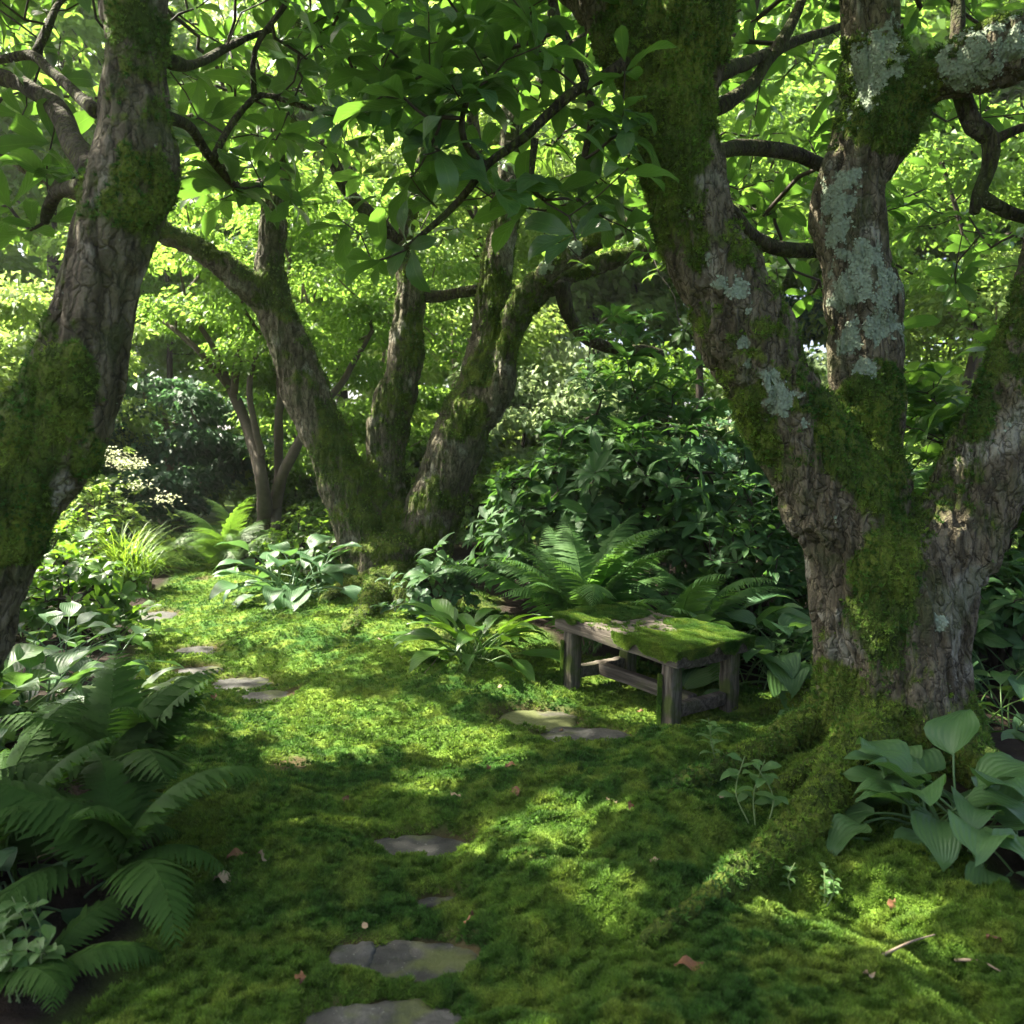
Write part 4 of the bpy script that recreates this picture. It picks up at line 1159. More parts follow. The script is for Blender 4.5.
def bush(name, label, x, y, r, h, mat, leaf, n, tm, nl, seed, lo=.12, cat='shrub', yfac=.8, up=.7, spots=None, group=None):
    """woody shrub: stems from the base out to rosettes of leaves"""
    r_ = np.random.default_rng(seed); z0 = g1(x, y)
    t = thing(name, label, cat, (x, y, z0), group)
    k = unit(r_.normal(size=(n, 3))) * (.45 + .55 * r_.random((n, 1)) ** .5); k[:, 2] = np.abs(k[:, 2]) * 1.0 - .15 * r_.random(n)
    lump = 1 + .35 * (noise(k * 2.2 + seed) - .5) * 2
    T_ = np.stack((k[:, 0] * r * lump, k[:, 1] * r * yfac * lump, h * (lo + (1 - lo) * np.clip(k[:, 2], 0, 1) * lump)), 1)
    sk = []
    for s in range(7):
        a = s / 7 * 6.28 + r_.random(); e = np.array((math.cos(a) * r * .45, math.sin(a) * r * .45 * yfac, h * .5))
        u = np.linspace(.05, 1, 10)[:, None]; sk.append(e * u + np.array((0, 0, .12)) * np.sin(PI * u))
    sk = np.vstack(sk)
    paths, dirs = grow(np.vstack((np.zeros((1, 3)), sk)), None, T_, step=.14, r0=.0032, rmax=.022, jitter=.07)
    b = Bag()
    for s in range(7):
        V, Q, T = tube(sk[s * 10:(s + 1) * 10], np.linspace(.024, .014, 10), 6); b.add(V, Q, T)
    for pts, rr in paths:
        V, Q, T = tube(pts, rr, 5, False); b.add(V, Q)
    b.build('stems', M['twig'], t)
    lf = Bag()
    whorls(lf, T_, unit(dirs + k * .6), nl, leaf, tm, up=up, el=(-.1, .6))
    lf.build('foliage', mat, t)
    return t

bush('evergreen_shrub', 'large dark glossy evergreen bush behind the bench fern', pxy(620, 8.0), 8.0, 1.55, 2.45, M['rhodo'], .23, 560, LEAF_EL, (8, 11), 2)
bush('evergreen_shrub', 'smaller evergreen bush with lance leaves between bench and big tree', pxy(755, 6.6), 6.6, .55, 1.35, M['rhodo'], .17, 130, LEAF_EL, (7, 10), 3)
bush('evergreen_shrub', 'big leaved laurel bush behind the right stem of the big tree', pxy(985, 6.3), 6.3, 1.0, 2.25, M['laurel'], .24, 230, LEAF_OV, (6, 9), 4)
bush('evergreen_shrub', 'dark low bush behind the laurel under the right stem', pxy(1000, 5.6), 5.6, .7, 1.0, M['rhodo'], .2, 130, LEAF_EL, (7, 9), 14)
bush('evergreen_shrub', 'dark leafy bush closing the gap left of the big trunk', pxy(840, 7.4), 7.4, .9, 1.8, M['rhodo'], .18, 230, LEAF_EL, (7, 10), 15)
bush('leafy_shrub', 'small grey green shrub at the foot of the right middle stem', pxy(435, 7.5), 7.5, .42, .62, M['hostablue'], .10, 90, LEAF_OV, (5, 8), 5)
bush('leafy_shrub', 'sunlit green shrub left of the grass clump', pxy(70, 9.3), 9.3, .9, 1.0, M['bushleaf'], .10, 240, LEAF_OV, (6, 9), 6)
bush('leafy_shrub', 'rounded bright shrub behind the hosta at the middle tree', pxy(325, 9.8), 9.8, .8, .75, M['bushleaf'], .09, 220, LEAF_OV, (6, 9), 7)
bush('leafy_shrub', 'low dark shrub behind the back fern left of the maple stem', pxy(150, 12.3), 12.3, 1.0, .9, M['darkleaf'], .12, 200, LEAF_OV, (6, 9), 8)
bush('leafy_shrub', 'dark shrub at the foot of the maple stems', pxy(330, 11.8), 11.8, 1.0, .85, M['bushleaf'], .11, 200, LEAF_OV, (6, 9), 16)
bush('leafy_shrub', 'pale sunlit shrub seen through the middle stems', pxy(440, 12.5), 12.5, 1.2, 1.5, M['limeleaf'], .11, 300, LEAF_OV, (6, 9), 17)
bush('leafy_shrub', 'broad green shrub far behind the evergreen bush', pxy(560, 12.5), 12.5, 1.7, 2.0, M['bushleaf'], .13, 420, LEAF_OV, (6, 9), 18)
bush('leafy_shrub', 'broad dark shrub behind the gap between bush and big trunk', pxy(720, 11), 11, 1.6, 1.9, M['darkleaf'], .13, 420, LEAF_OV, (6, 9), 19)
bush('leafy_shrub', 'sunlit shrub far behind the big tree and laurel', pxy(900, 11), 11, 1.8, 2.1, M['limeleaf'], .12, 420, LEAF_OV, (6, 9), 20)
bush('leafy_shrub', 'leafy green shrub below the leaning trunk at the left edge', pxy(60, 6.9), 6.9, .7, .72, M['broad'], .13, 150, LEAF_OV, (5, 8), 9)

def flowering():
    t = bush('flowering_shrub', 'sunlit shrub with flat cream flower heads beside the leaning trunk', pxy(92, 10.6), 10.6, 1.0, 1.35, M['limeleaf'], .10, 230, LEAF_OV, (6, 9), 10, cat='shrub')
    r_ = np.random.default_rng(4)
    for k in range(10):
        a = r_.random() * 6.28; rr = .95 * r_.random() ** .5; z = 1.42 - .5 * rr ** 2 + r_.normal() * .06
        b = Bag(); n = 60
        pos = np.stack((rr * math.cos(a) + r_.normal(size=n) * .09, .8 * rr * math.sin(a) + r_.normal(size=n) * .09, z + r_.normal(size=n) * .04), 1)
        scatter(b, LEAF_DIA, pos, unit(r_.normal(size=(n, 3)) * np.array((1, 1, .2))), unit(np.array((0, 0, 1.)) + r_.normal(size=(n, 3)) * .2), .045)
        b.build('flower_head', M['flower'], t)
flowering()

# ------------------------------------------------------------------ ferns
def frond_mesh(L, pairs, plen, pw, arc0, arc1, fine, seed, stalk=.12):
    r_ = np.random.default_rng(seed)
    n = 40
    t = np.linspace(0, 1, n); ang = arc0 + (arc1 - arc0) * t ** 1.2
    ds = L / (n - 1)
    X = np.concatenate(([0], np.cumsum(np.cos(ang[:-1]) * ds))); Z = np.concatenate(([0], np.cumsum(np.sin(ang[:-1]) * ds)))
    Y = .04 * L * np.sin(t * 3 + seed) * t
    C = np.stack((X, Y, Z), 1)
    b = Bag()
    V, Q, T = tube(C, np.linspace(.0045, .0008, n) * (L / .7) ** .5, 5, False)
    b.add(V, Q, None, rnd=.9, lu=0., lv=0.)
    s = np.linspace(stalk, .99, pairs)
    prof = np.sin(PI * (.10 + .90 * ((s - stalk) / (1 - stalk))) ** .8) ** .8
    prof = np.clip(prof, .05, 1)
    for side in (-1, 1):
        for i in range(pairs):
            j = s[i] * (n - 1); k = int(min(j, n - 2)); f = j - k
            p = C[k] * (1 - f) + C[k + 1] * f
            tg = unit(C[k + 1] - C[k]); up = np.array((-tg[2], 0, tg[0]))
            if up[2] < 0 and tg[0] > 0: up = -up
            out = np.array((0, side, 0.0))
            d = unit(out * .86 + tg * (.42 + .25 * s[i]) - np.array((0, 0, .10 + .12 * r_.random())) + r_.normal(size=3) * .04)
            l = plen * prof[i] * r_.uniform(.92, 1.06)
            nr = unit(up + out * .10)
            R = frames(d[None], nr[None])[0]
            rv = r_.random()
            if fine:
                m = max(4, int(14 * prof[i]))
                u = np.linspace(.05, .97, m); w = pw * l * np.clip(1 - u * .85, .1, 1) * 1.0
                VV, QQ = [], []
                for sd in (-1, 1):
                    for q in range(m):
                        x0 = u[q] * l; wd = l / m * .48
                        zz = -.35 * l * u[q] ** 2 * .5
                        a0 = len(VV)
                        VV += [(x0 - wd * .4, 0, zz), (x0 + wd * .5, 0, zz), (x0 + wd * .9 + w[q] * .45, sd * w[q], zz - .12 * w[q]), (x0 + w[q] * .3, sd * w[q] * .9, zz - .08 * w[q])]
                        QQ.append((a0, a0 + 1, a0 + 2, a0 + 3) if sd < 0 else (a0 + 3, a0 + 2, a0 + 1, a0))
                VV = np.array(VV); QQ = np.array(QQ)
                b.add(VV @ R.T + p, QQ, None, rnd=rv, lu=.5, lv=.5)
            else:
                m = 9
                u = np.linspace(0, 1, m + 1); w = pw * l * np.clip(np.sin(PI * np.clip(u, .06, .98) ** .55) ** .8, .04, 1)
                w = w * np.where(np.arange(m + 1) % 2 == 0, 1.15, .78)
                zz = -.5 * l * u ** 2 * .6
                VV = np.stack((np.stack((u * l, -w, zz + .15 * w), 1), np.stack((u * l, 0 * w, zz), 1), np.stack((u * l, w, zz + .15 * w), 1)), 1).reshape(-1, 3)
                i3 = np.arange(m)[:, None] * 3; j2 = np.arange(2)[None]
                QQ = np.stack((i3 + j2, i3 + 3 + j2, i3 + 4 + j2, i3 + 1 + j2), -1).reshape(-1, 4)
                b.add(VV @ R.T + p, QQ, None, rnd=rv, lu=np.repeat(u, 3), lv=.5)
    return b

def fern(label, x, y, L, nf, mat, fine=False, pairs=26, plen=.2, pw=.16, arc=(1.15, -.5), variants=4, seed=0, azr=None, group=None, z=None, spread=.05):
    r_ = np.random.default_rng(seed)
    t = thing('fern', label, 'fern', (x, y, g1(x, y) if z is None else z), group)
    meshes = []
    for v in range(variants):
        e = arc[0] + r_.normal() * .15
        o = frond_mesh(L, pairs, plen * L, pw, e, arc[1] + r_.normal() * .25, fine, seed * 10 + v).build('frond', mat, t)
        meshes.append(o.data); first = o
        bpy.data.objects.remove(o)
    for k in range(nf):
        o = bpy.data.objects.new('frond', meshes[k % variants]); COL.objects.link(o); o.parent = t
        az = (k + r_.random() * .6) / nf * 2 * PI if azr is None else azr[0] + (azr[1] - azr[0]) * (k + r_.random()) / nf
        o.rotation_euler = (r_.normal() * .12, r_.normal() * .18 - (.25 if k % 3 == 0 else 0), az)
        s = r_.uniform(.72, 1.1); o.scale = (s, s, s)
        o.location = (r_.normal() * spread, r_.normal() * spread, 0)
    return t

q = gp(588, 640)
fern('large feathery fern with arching fronds directly behind the bench', pxy(590, 6.3), 6.3, 1.3, 24, M['fern'], False, 44, .155, .085, (1.28, -.2), 4, 1)
fern('arching fern at the right end behind the bench', pxy(690, 6.0), 6.0, 1.0, 14, M['fern'], False, 40, .17, .085, (1.25, -.5), 3, 2)
fern('pale feathery fern at the far end of the path', pxy(228, 11.0), 11.0, 1.15, 20, M['fernlight'], True, 30, .2, .2, (1.25, -.35), 4, 3)
fern('low drooping fern right beside the far path end', pxy(158, 10.6), 10.6, .8, 12, M['fernlight'], True, 26, .22, .2, (.9, -.6), 3, 4)
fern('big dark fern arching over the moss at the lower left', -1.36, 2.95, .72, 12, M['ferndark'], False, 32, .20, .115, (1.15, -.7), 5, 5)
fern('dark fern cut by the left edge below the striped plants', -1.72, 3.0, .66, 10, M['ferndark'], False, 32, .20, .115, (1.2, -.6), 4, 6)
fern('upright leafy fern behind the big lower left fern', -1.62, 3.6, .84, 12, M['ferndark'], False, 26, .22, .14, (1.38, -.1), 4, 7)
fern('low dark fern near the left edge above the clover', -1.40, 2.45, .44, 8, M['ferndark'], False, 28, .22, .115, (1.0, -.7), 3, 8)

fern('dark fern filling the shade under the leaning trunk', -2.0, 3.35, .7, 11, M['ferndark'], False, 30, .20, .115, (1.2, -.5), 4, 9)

# ------------------------------------------------------------------ hostas and other broad leaved plants
def stalk_leaf(L, W, pet, e0, e1, droop, prof, ns, na, wave, seed, r=.004, cup=.25):
    """one leaf with its stalk: the stalk leaves the ground at e0, bends to e1, the blade droops on"""
    b = Bag()
    n = 9; t = np.linspace(0, 1, n); ang = e0 + (e1 - e0) * t
    X = np.concatenate(([0], np.cumsum(np.cos(ang[:-1]) * pet / (n - 1)))); Z = np.concatenate(([0], np.cumsum(np.sin(ang[:-1]) * pet / (n - 1))))
    C = np.stack((X, 0 * X, Z), 1)
    V, Q, T = tube(C, np.linspace(r * 1.3, r * .8, n), 6, False)
    b.add(V, Q, None, rnd=.9, lu=.5, lv=.02)
    V, Q, lu, lv = blade(L, W, prof, ns, na, cup, droop, 0, wave, seed)
    a = e1
    R = np.array(((math.cos(a), 0, -math.sin(a)), (0, 1, 0), (math.sin(a), 0, math.cos(a))))
    V = V @ R.T + C[-1]
    b.add(V, Q, None, rnd=np.random.default_rng(seed).random(), lu=lu, lv=lv)
    return b

def leafy(name, label, cat, x, y, n, L, W, pet, mat, prof=heart, e=(.3, 1.35), droop=(.5, 1.5), seed=0, z=None, ns=9, na=6, wave=.18, spread=.05, azr=None, group=None, r=.004, cup=.22):
    r_ = np.random.default_rng(seed)
    t = thing(name, label, cat, (x, y, (g1(x, y) if z is None else z) - .01), group)
    for k in range(n):
        f = (k + .5) / n                                    # inner leaves stand up, outer ones lie low
        e0 = e[1] - (e[1] - e[0]) * f + r_.normal() * .10
        az = k * 2.39996 + r_.normal() * .25 if azr is None else r_.uniform(*azr)
        s = r_.uniform(.72, 1.12)
        o = stalk_leaf(L * s, W * s * r_.uniform(.9, 1.1), pet * r_.uniform(.75, 1.15), e0, e0 - .55 - .4 * r_.random(), r_.uniform(*droop), prof, ns, na, wave, seed * 100 + k, r, cup).build('leaf', mat, t)
        o.rotation_euler = (r_.normal() * .15, 0, az)
        o.location = (r_.normal() * spread, r_.normal() * spread, 0)
    return t

leafy('hosta', 'large ribbed hosta with heart shaped leaves beside the big trunk roots', 'hosta', 1.70, 3.22, 62, .25, .098, .27, M['hosta'], heart, (.15, 1.45), (.4, 1.9), 1, r=.005, spread=.10, wave=.32, cup=.30)
leafy('hosta', 'blue green hosta mound beside the foot of the middle tree', 'hosta', pxy(300, 8.7), 8.7, 54, .36, .12, .56, M['hostablue'], heart, (.2, 1.35), (.5, 1.5), 2, ns=7, na=4, spread=.12, r=.007)
leafy('hosta', 'grey green hosta clump behind the right end of the bench', 'hosta', pxy(772, 5.5), 5.5, 44, .36, .12, .42, M['hosta'], heart, (.3, 1.35), (.4, 1.4), 3, ns=7, na=4, spread=.12)
leafy('hosta', 'second hosta clump between the bench and the big trunk', 'hosta', pxy(735, 6.1), 6.1, 34, .36, .115, .50, M['hostablue'], heart, (.4, 1.35), (.4, 1.4), 4, ns=7, na=4, spread=.12)
leafy('broadleaf_plant', 'strap leaved green plant on the moss left of the bench', 'plant', pxy(474, 5.75), 5.75, 48, .38, .068, .30, M['broad'], lanceo, (.55, 1.5), (.3, 1.3), 5, ns=7, na=4, spread=.06, r=.006)
leafy('broadleaf_plant', 'narrow leaved plant behind the right edge hosta', 'plant', pxy(1000, 4.7), 4.7, 30, .28, .055, .30, M['laurel'], lanceo, (.2, 1.3), (.5, 1.6), 6, ns=6, na=2, spread=.1)
leafy('broadleaf_plant', 'dark broad leaved plant right of the big trunk', 'plant', pxy(1010, 5.2), 5.2, 30, .30, .075, .45, M['hostablue'], elliptic, (.3, 1.35), (.4, 1.5), 7, ns=6, na=4, spread=.12)
leafy('hosta', 'green hosta at the left edge under the leaning trunk', 'hosta', pxy(40, 4.6), 4.6, 50, .30, .11, .30, M['hosta'], heart, (.3, 1.45), (.5, 1.5), 8, ns=7, na=4, spread=.08, r=.006)
leafy('striped_plant', 'cream striped arching leaves beside the path left of the stones', 'plant', pxy(125, 4.75), 4.75, 46, .30, .045, .22, M['variegated'], lanceo, (.3, 1.4), (.8, 2.0), 9, ns=8, na=4, spread=.10)
leafy('broadleaf_plant', 'bright leafy plant under the left bank before the grass clump', 'plant', pxy(110, 6.6), 6.6, 30, .20, .075, .36, M['broad'], elliptic, (.4, 1.4), (.2, 1.0), 10, ns=5, na=2, spread=.14)
leafy('broadleaf_plant', 'shade plant behind the striped leaves at the left bank', 'plant', pxy(60, 5.6), 5.6, 30, .22, .085, .42, M['hostablue'], elliptic, (.4, 1.4), (.3, 1.1), 11, ns=5, na=2, spread=.14)

leafy('broadleaf_plant', 'dark leafy plant at the left edge between the hosta and the fern', 'plant', -2.15, 3.85, 34, .24, .08, .26, M['hostablue'], elliptic, (.2, 1.4), (.4, 1.4), 12, ns=6, na=2, spread=.12)
leafy('broadleaf_plant', 'low leafy plant under the ferns at the lower left edge', 'plant', -1.75, 2.75, 30, .17, .065, .16, M['hostablue'], elliptic, (.2, 1.3), (.4, 1.4), 13, ns=6, na=2, spread=.12)
leafy('broadleaf_plant', 'round leaved plant in the shade of the leaning trunk', 'plant', -2.75, 4.35, 34, .22, .09, .30, M['broad'], elliptic, (.3, 1.4), (.3, 1.2), 14, ns=6, na=2, spread=.14)

# grass clump by the path
def grass_clump():
    x, y = pxy(128, 9.2), 9.2
    t = thing('grass_clump', 'bright green tuft of arching grass beside the far path', 'grass clump', (x, y, g1(x, y)))
    b = Bag(); r_ = np.random.default_rng(3)
    for k in range(520):
        a = r_.random() * 6.28; L = r_.uniform(.5, 1.05); e0 = r_.uniform(.75, 1.5); n = 8
        tt = np.linspace(0, 1, n); ang = e0 - (1.2 + r_.random()) * tt ** 1.7
        X = np.concatenate(([0], np.cumsum(np.cos(ang[:-1]) * L / (n - 1)))); Z = np.concatenate(([0], np.cumsum(np.sin(ang[:-1]) * L / (n - 1))))
        w = .006 * np.clip(1 - tt, .05, 1) ** .6
        V = np.stack((np.stack((X, -w, Z), 1), np.stack((X, w, Z), 1)), 1).reshape(-1, 3)
        i = np.arange(n - 1) * 2; Q = np.stack((i, i + 2, i + 3, i + 1), 1)
        R = np.array(((math.cos(a), -math.sin(a), 0), (math.sin(a), math.cos(a), 0), (0, 0, 1)))
        b.add(V @ R.T + np.array((r_.normal() * .08, r_.normal() * .08, 0)), Q, None, rnd=r_.random(), lu=np.repeat(tt, 2), lv=.5)
    b.build('blades', M['grass'], t)
grass_clump()

# seedlings and clover on the moss
def seedling(name, label, px, py, h, nl, leaf, mat, seed, tm, spread=.5, stems=1):
    q = gp(px, py); r_ = np.random.default_rng(seed)
    t = thing(name, label, 'seedling', q)
    b = Bag(); lf = Bag()
    for s in range(stems):
        a = r_.random() * 6.28; off = np.array((r_.normal() * .03, r_.normal() * .03, 0)) * (stems > 1)
        C = catmull(np.array([off, off + (r_.normal() * .02, 0, h * .5), off + (h * .18 * math.cos(a), h * .18 * math.sin(a), h)]), .02)
        V, Q, T = tube(C, np.linspace(.003, .0015, len(C)), 5, False); b.add(V, Q)
        for k in range(nl):
            f = .35 + .65 * (k + .5) / nl
            p = C[int(f * (len(C) - 1))]; az = k * 2.4 + r_.random()
            d = np.array((math.cos(az), math.sin(az), r_.uniform(-.1, .5)))
            scatter(lf, tm, p[None], d[None], np.array([[0, 0, 1.]]) + r_.normal(size=(1, 3)) * .15, leaf * r_.uniform(.7, 1.2))
    b.build('stems', M['seedling_stem'], t)
    lf.build('foliage', mat, t)
M['seedling_stem'] = plain('green stem', (.10, .16, .05), (.2, .26, .1), 20)
seedling('fern_seedling', 'feathery pale seedling growing beside the right bench leg', 718, 772, .24, 16, .085, M['seedling'], 1, LEAF_EL)
seedling('leafy_seedling', 'thin stemmed seedling with round leaves between the big roots', 752, 822, .24, 7, .075, M['seedling'], 2, LEAF_OV, stems=3)
seedling('leafy_seedling', 'tiny round leaved seedling on the moss below the front root', 815, 895, .10, 9, .032, M['seedling'], 3, LEAF_OV, stems=4)
seedling('leafy_seedling', 'tall thin weed with pale stems behind the bench right leg', 790, 690, .34, 9, .09, M['seedling'], 4, LEAF_OV, stems=3)
seedling('clover_plant', 'bright clover like leaves in the bottom left corner', 25, 1000, .16, 8, .062, M['seedling'], 5, LEAF_OV, stems=7)
seedling('clover_plant', 'bright small leaves at the left edge above the corner clover', 8, 968, .18, 8, .055, M['seedling'], 6, LEAF_OV, stems=6)

# ------------------------------------------------------------------ bench
def bench():
    A = np.array((.262, 5.46)); B = np.array((.885, 4.62))
    u = (B - A) / np.linalg.norm(B - A); v = np.array((-u[1], u[0])); L = np.linalg.norm(B - A)
    if v[1] < 0: v = -v
    W = .64
    c = (A + B) / 2 + v * W / 2
    zt = .480
    ang = math.atan2(u[1], u[0])
    t = thing('bench', 'weathered wooden bench with moss growing over its seat boards', 'bench', (c[0], c[1], 0))
    t.rotation_euler = (0, math.radians(2.6), ang)
    bz = .0
    def boxy(name, x0, x1, y0, y1, z0, z1, mat, seed, rnd=.008, par=t, nx=None, taper=0):
        """timber with softened, worn edges"""
        nx = nx or max(3, int((x1 - x0) / .03)); ny = max(3, int((y1 - y0) / .02)); nz = max(3, int((z1 - z0) / .025))
        c0 = np.array(((x0 + x1) / 2, (y0 + y1) / 2, (z0 + z1) / 2)); hs = np.array(((x1 - x0) / 2, (y1 - y0) / 2, (z1 - z0) / 2))
        gx, gy, gz = [np.sort(np.concatenate((np.linspace(-1, 1, m), [-1 + rnd / h, 1 - rnd / h]))) for m, h in ((nx, hs[0]), (ny, hs[1]), (nz, hs[2]))]
        bb = Bag()
        def face(ga, gb, mk_):
            a, b_ = np.meshgrid(ga, gb, indexing='ij'); V = mk_(a.ravel(), b_.ravel()); m = len(gb)
            i = np.arange(len(ga) - 1)[:, None] * m; j = np.arange(m - 1)[None]
            bb.add(V, np.stack((i + j, i + m + j, i + m + j + 1, i + j + 1), -1).reshape(-1, 4))
        o1 = lambda a: np.ones_like(a)
        for sg in (-1, 1):
            face(gx, gy, lambda a, b_: np.stack((a, b_ * sg, o1(a) * sg), 1))
            face(gy, gz, lambda a, b_: np.stack((o1(a) * sg, a, b_ * sg), 1))
            face(gz, gx, lambda a, b_: np.stack((b_, o1(a) * sg, a * sg), 1))
        V = np.vstack(bb.V) * hs
        inner = np.clip(V, -(hs - rnd), hs - rnd); dv = V - inner; ln = np.linalg.norm(dv, axis=1, keepdims=True)
        V = np.where(ln > 1e-9, inner + dv / np.maximum(ln, 1e-9) * np.minimum(ln, rnd), V)
        wv = (np.stack([fbm((V + c0) * np.array((4, 14, 14)) + seed + 9 * k, 3) for k in range(3)], 1) - .5) * .014
        V = V + wv
        o = mk(name, V, [np.vstack(bb.Q)], mat, par); o.location = c0
        return o
    hl, hw = L / 2, W / 2
    th = .085
    # seat: a deep front board and three flat boards
    boxy('seat_board', -hl, hl, -hw, -hw + .13, zt - .095, zt, M['wood'], 1, .012)
    boxy('seat_board', -hl + .01, hl - .012, -hw + .142, -hw + .30, zt - .055, zt - .004, M['wood'], 2)
    boxy('seat_board', -hl - .004, hl + .004, -hw + .312, -hw + .47, zt - .055, zt - .002, M['wood'], 3)
    boxy('seat_board', -hl + .006, hl - .004, -hw + .482, hw, zt - .09, zt - .004, M['wood'], 4, .012)
    for sx in (-1, 1):
        boxy('cross_beam', sx * (hl - .09) - .04, sx * (hl - .09) + .04, -hw + .135, hw - .14, zt - .13, zt - .058, M['wood'], 5 + sx)
    pos = [(-hl + .10, -hw + .07), (hl - .10, -hw + .07), (-hl + .10, hw - .075), (hl - .10, hw - .075)]
    for i, (x, y) in enumerate(pos):
        wx, wy = ca * 0 + .048, .048
        gx, gy = c[0] + u[0] * x + v[0] * y, c[1] + u[1] * x + v[1] * y
        zb = g1(gx, gy) - .05
        boxy('leg', x - .043, x + .043, y - .045, y + .045, zb, zt - .097, M['post'], 11 + i, .01)
    boxy('stretcher', -hl + .14, hl - .14, -hw + .26, -hw + .33, .08, .155, M['wood'], 20)
    for sx in (-1, 1):
        boxy('stretcher', sx * (hl - .10) - .03, sx * (hl - .10) + .03, -hw + .125, hw - .13, .075, .15, M['wood'], 22 + sx)
    # moss on the seat: a thick mat of shoots at the left end and over the right half, hanging over the front edge
    n = 95000
    x = RNG.uniform(-hl, hl, n); y = RNG.uniform(-hw - .012, hw, n)
    p = np.stack((x, y, 0 * x), 1)
    f = fbm(p * 6 + 3, 3) - .5
    right = sst(-.02, .10, x - .10 + .55 * f + .25 * np.clip(y + .05, -1, .2)) 
    left = sst(.0, .05, -x - hl + .34 + .3 * f - .25 * (y > .1)) 
    left = np.maximum(left, sst(.0, .04, -x - .24 + .3 * f) * (y > .10))
    m = np.clip(np.maximum(right, left), 0, 1)
    gap = np.min(np.abs(y[:, None] + hw - np.array((.136, .306, .476))[None]), axis=1)
    m = m * (1 - .8 * sst(.022, .006, gap)) * sst(.12, .42, noise(p * 24) + .55 * m - .2)
    m = np.maximum(m ** 1.4, .05 * (noise(p * 30) > .55))
    k = RNG.random(n) < m
    x, y, f = x[k], y[k], f[k]
    hgt = .0 + .016 * m[k] * noise(np.stack((x, y, x * 0), 1) * 16)
    b = Bag()
    moss_tufts(b, np.stack((x, y, zt + hgt - .006), 1), unit(np.array((0, 0, 1.)) + RNG.normal(size=(len(x), 3)) * .3), .0105 * RNG.uniform(.7, 1.4, len(x)))
    # fringe
    n2 = 9000
    x = RNG.uniform(-hl, hl + .01, n2); z = RNG.random(n2) ** 1.6
    f = noise(np.stack((x * 14, x * 0, x * 0), 1))
    ok = ((x > .02) & (z < .25 + .75 * f)) | ((x < -hl + .22) & (z < .5 * f))
    x, z = x[ok], z[ok]
    moss_tufts(b, np.stack((x, np.full(len(x), -hw - .006), zt - .075 * z), 1), unit(np.array((0, -1., .1)) + RNG.normal(size=(len(x), 3)) * .35), .012 * RNG.uniform(.7, 1.3, len(x)))
    yy = RNG.uniform(-hw, hw, 5000); zz = RNG.random(5000) ** 2 * .04 * noise(np.stack((yy * 14, yy * 0, yy * 0), 1)) * 2
    moss_tufts(b, np.stack((np.full(5000, hl + .006), yy, zt - zz), 1), unit(np.array((1., 0, .1)) + RNG.normal(size=(5000, 3)) * .35), .012 * RNG.uniform(.7, 1.3, 5000))
    for (x0, y0) in pos[:2]:
        n3 = 1500; s_ = RNG.random(n3)
        moss_tufts(b, np.stack((x0 - .05 + .03 * RNG.random(n3), np.full(n3, y0 - .052), .02 + .3 * s_), 1), unit(np.array((-.4, -1., .1)) + RNG.normal(size=(n3, 3)) * .35), .007 * RNG.uniform(.7, 1.3, n3))
    # a mat beneath the shoots so that no wood shows through
    tag(b.build('moss', M['moss'], t, False), kind='stuff')
ca = 0
bench()

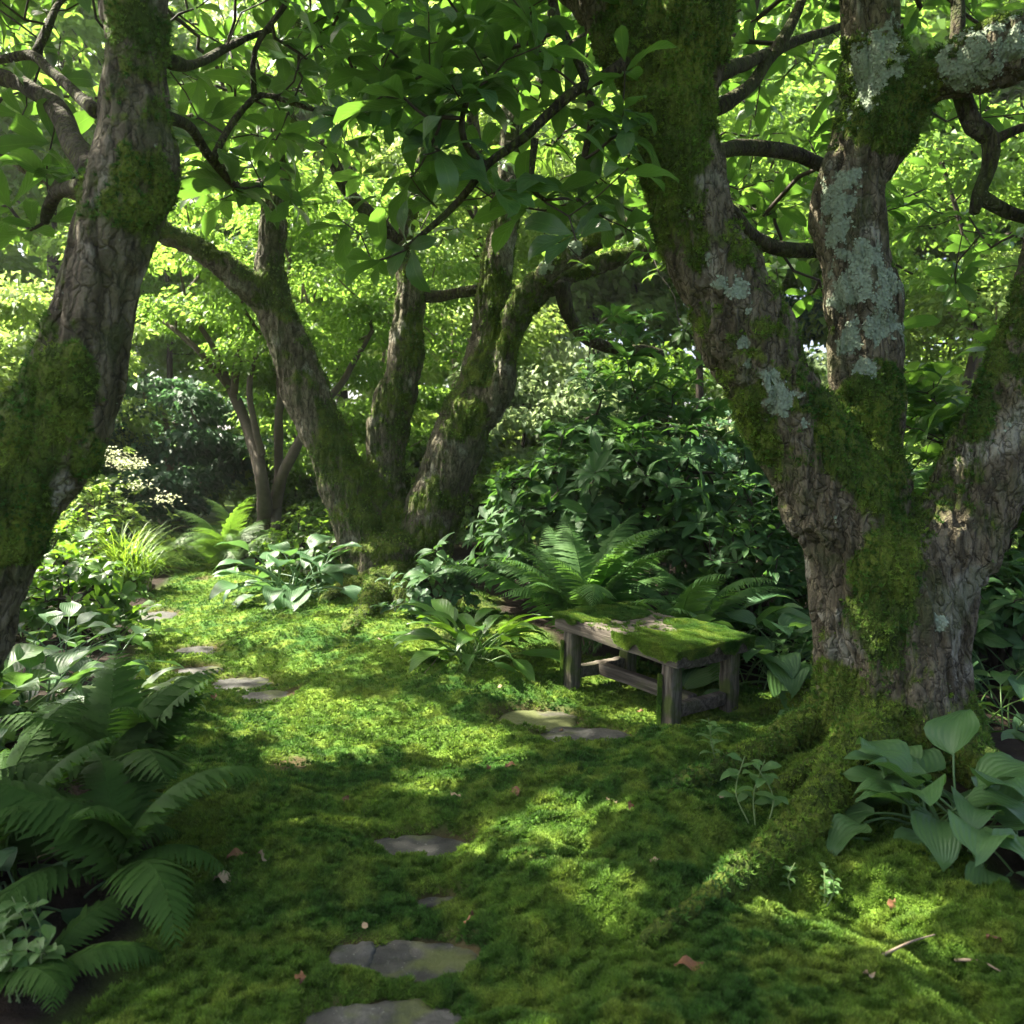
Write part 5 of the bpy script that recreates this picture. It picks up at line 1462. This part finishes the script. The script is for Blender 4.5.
# ------------------------------------------------------------------ fallen leaves and sticks
DEAD = [
    (512, 770, .055, 'dead', 'curled rust brown dead leaf on the open moss before the flagstones'), (488, 772, .035, 'dead', 'tiny dark dead leaf left of the rust brown one on open moss'),
    (515, 796, .06, 'dead', 'flat brown dead leaf on the hollow moss below the curled one'), (612, 806, .05, 'deadpale', 'tan dead leaf on the moss mound left of the long root'),
    (630, 812, .045, 'dead', 'orange brown dead leaf beside the tan one on the moss mound'), (688, 975, .075, 'dead', 'dark red brown crumpled leaf at the bottom right of the moss'),
    (892, 911, .045, 'dead', 'brown dead leaf just above the lit moss by the hosta'), (993, 944, .04, 'dead', 'small brown leaf at the right edge below the hosta'),
    (238, 860, .065, 'dead', 'dark brown curled leaf beside the fern tip'), (262, 864, .06, 'deadpale', 'pale tan curled leaf at the fern tip'),
    (225, 884, .07, 'deadpale', 'long pale dead leaf below the fern tip'), (90, 926, .07, 'deadpale', 'pale brown dead leaf in the shade under the big fern'),
    (214, 702, .06, 'dead', 'reddish dead leaf beside the path near the striped plant'), (655, 866, .03, 'deadpale', 'small pale leaf in the dark hollow of the moss'),
    (782, 792, .05, 'dead', 'red brown dead leaf in the fork of the big roots'), (455, 800, .05, 'deadpale', 'pale leaf scrap on the brown hollow beside the path'),
    (345, 805, .04, 'dead', 'small dark leaf scrap at the left of the brown hollow'), (720, 802, .025, 'deadpale', 'little cream leaf beside the thin stemmed seedling'),
    (800, 800, .045, 'dead', 'dark curled leaf against the long front root by the seedling'), (812, 783, .04, 'deadpale', 'tan leaf lodged high between trunk and front root'), (470, 925, .04, 'dead', 'brown leaf lying on the edge of the second stepping stone'),
    (365, 933, .03, 'deadpale', 'tan scrap of leaf on the broken stone corner'), (560, 735, .035, 'dead', 'brown leaf lying on the flagstone before the bench'), (640, 715, .04, 'dead', 'brown leaf under the front edge of the bench'),
    (500, 690, .04, 'deadpale', 'tan leaf under the strap leaved plant'), (300, 985, .05, 'dead', 'brown leaf on moss left of the bottom stepping stone'), (870, 985, .05, 'deadpale', 'tan leaf at the very bottom right of the moss'),
]
for k, (px, py, s, m, lb) in enumerate(DEAD):
    q = gp(px, py); r_ = np.random.default_rng(k + 5)
    V, Q, lu, lv = blade(s * 1.15, s * .34, elliptic, 8, 4, r_.uniform(-.25, .3), r_.uniform(-.4, .7), .2, .7, k)
    V[:, 2] += .12 * s * np.sin(lu * 5 + k) * lv
    V[:, 0] -= s * .6
    o = mk('fallen_leaf', V, Q, M[m])
    o.location = (q[0], q[1], q[2] + .022); o.rotation_euler = (r_.normal() * .3, r_.normal() * .25, r_.random() * 6.28)
    tag(o, lb, 'dead leaf', 'dead leaves scattered on the moss')
STICKS = [((955, 965), (1000, 980), 'thin dry twig lying at the lower right edge of the moss'), ((880, 962), (935, 943), 'forked dark twig on the moss below the hosta'), ((378, 640), (402, 662), 'pale bare twig on the moss left of the strap leaved plant'),
          ((425, 675), (440, 652), 'short pale stick beside the strap leaved plant')]
for (a, b_, lb) in STICKS:
    p0, p1 = gp(*a), gp(*b_); mid = (p0 + p1) / 2 + np.array((.02, .02, .02))
    C = catmull(np.array([p0 + (0, 0, .015), mid, p1 + (0, 0, .025)]), .02) - p0
    V, Q, T = tube(C, np.linspace(.005, .002, len(C)), 6)
    o = mk('twig', V, [Q, T], M['stick']); o.location = p0
    tag(o, lb, 'twig', 'twigs lying on the moss')
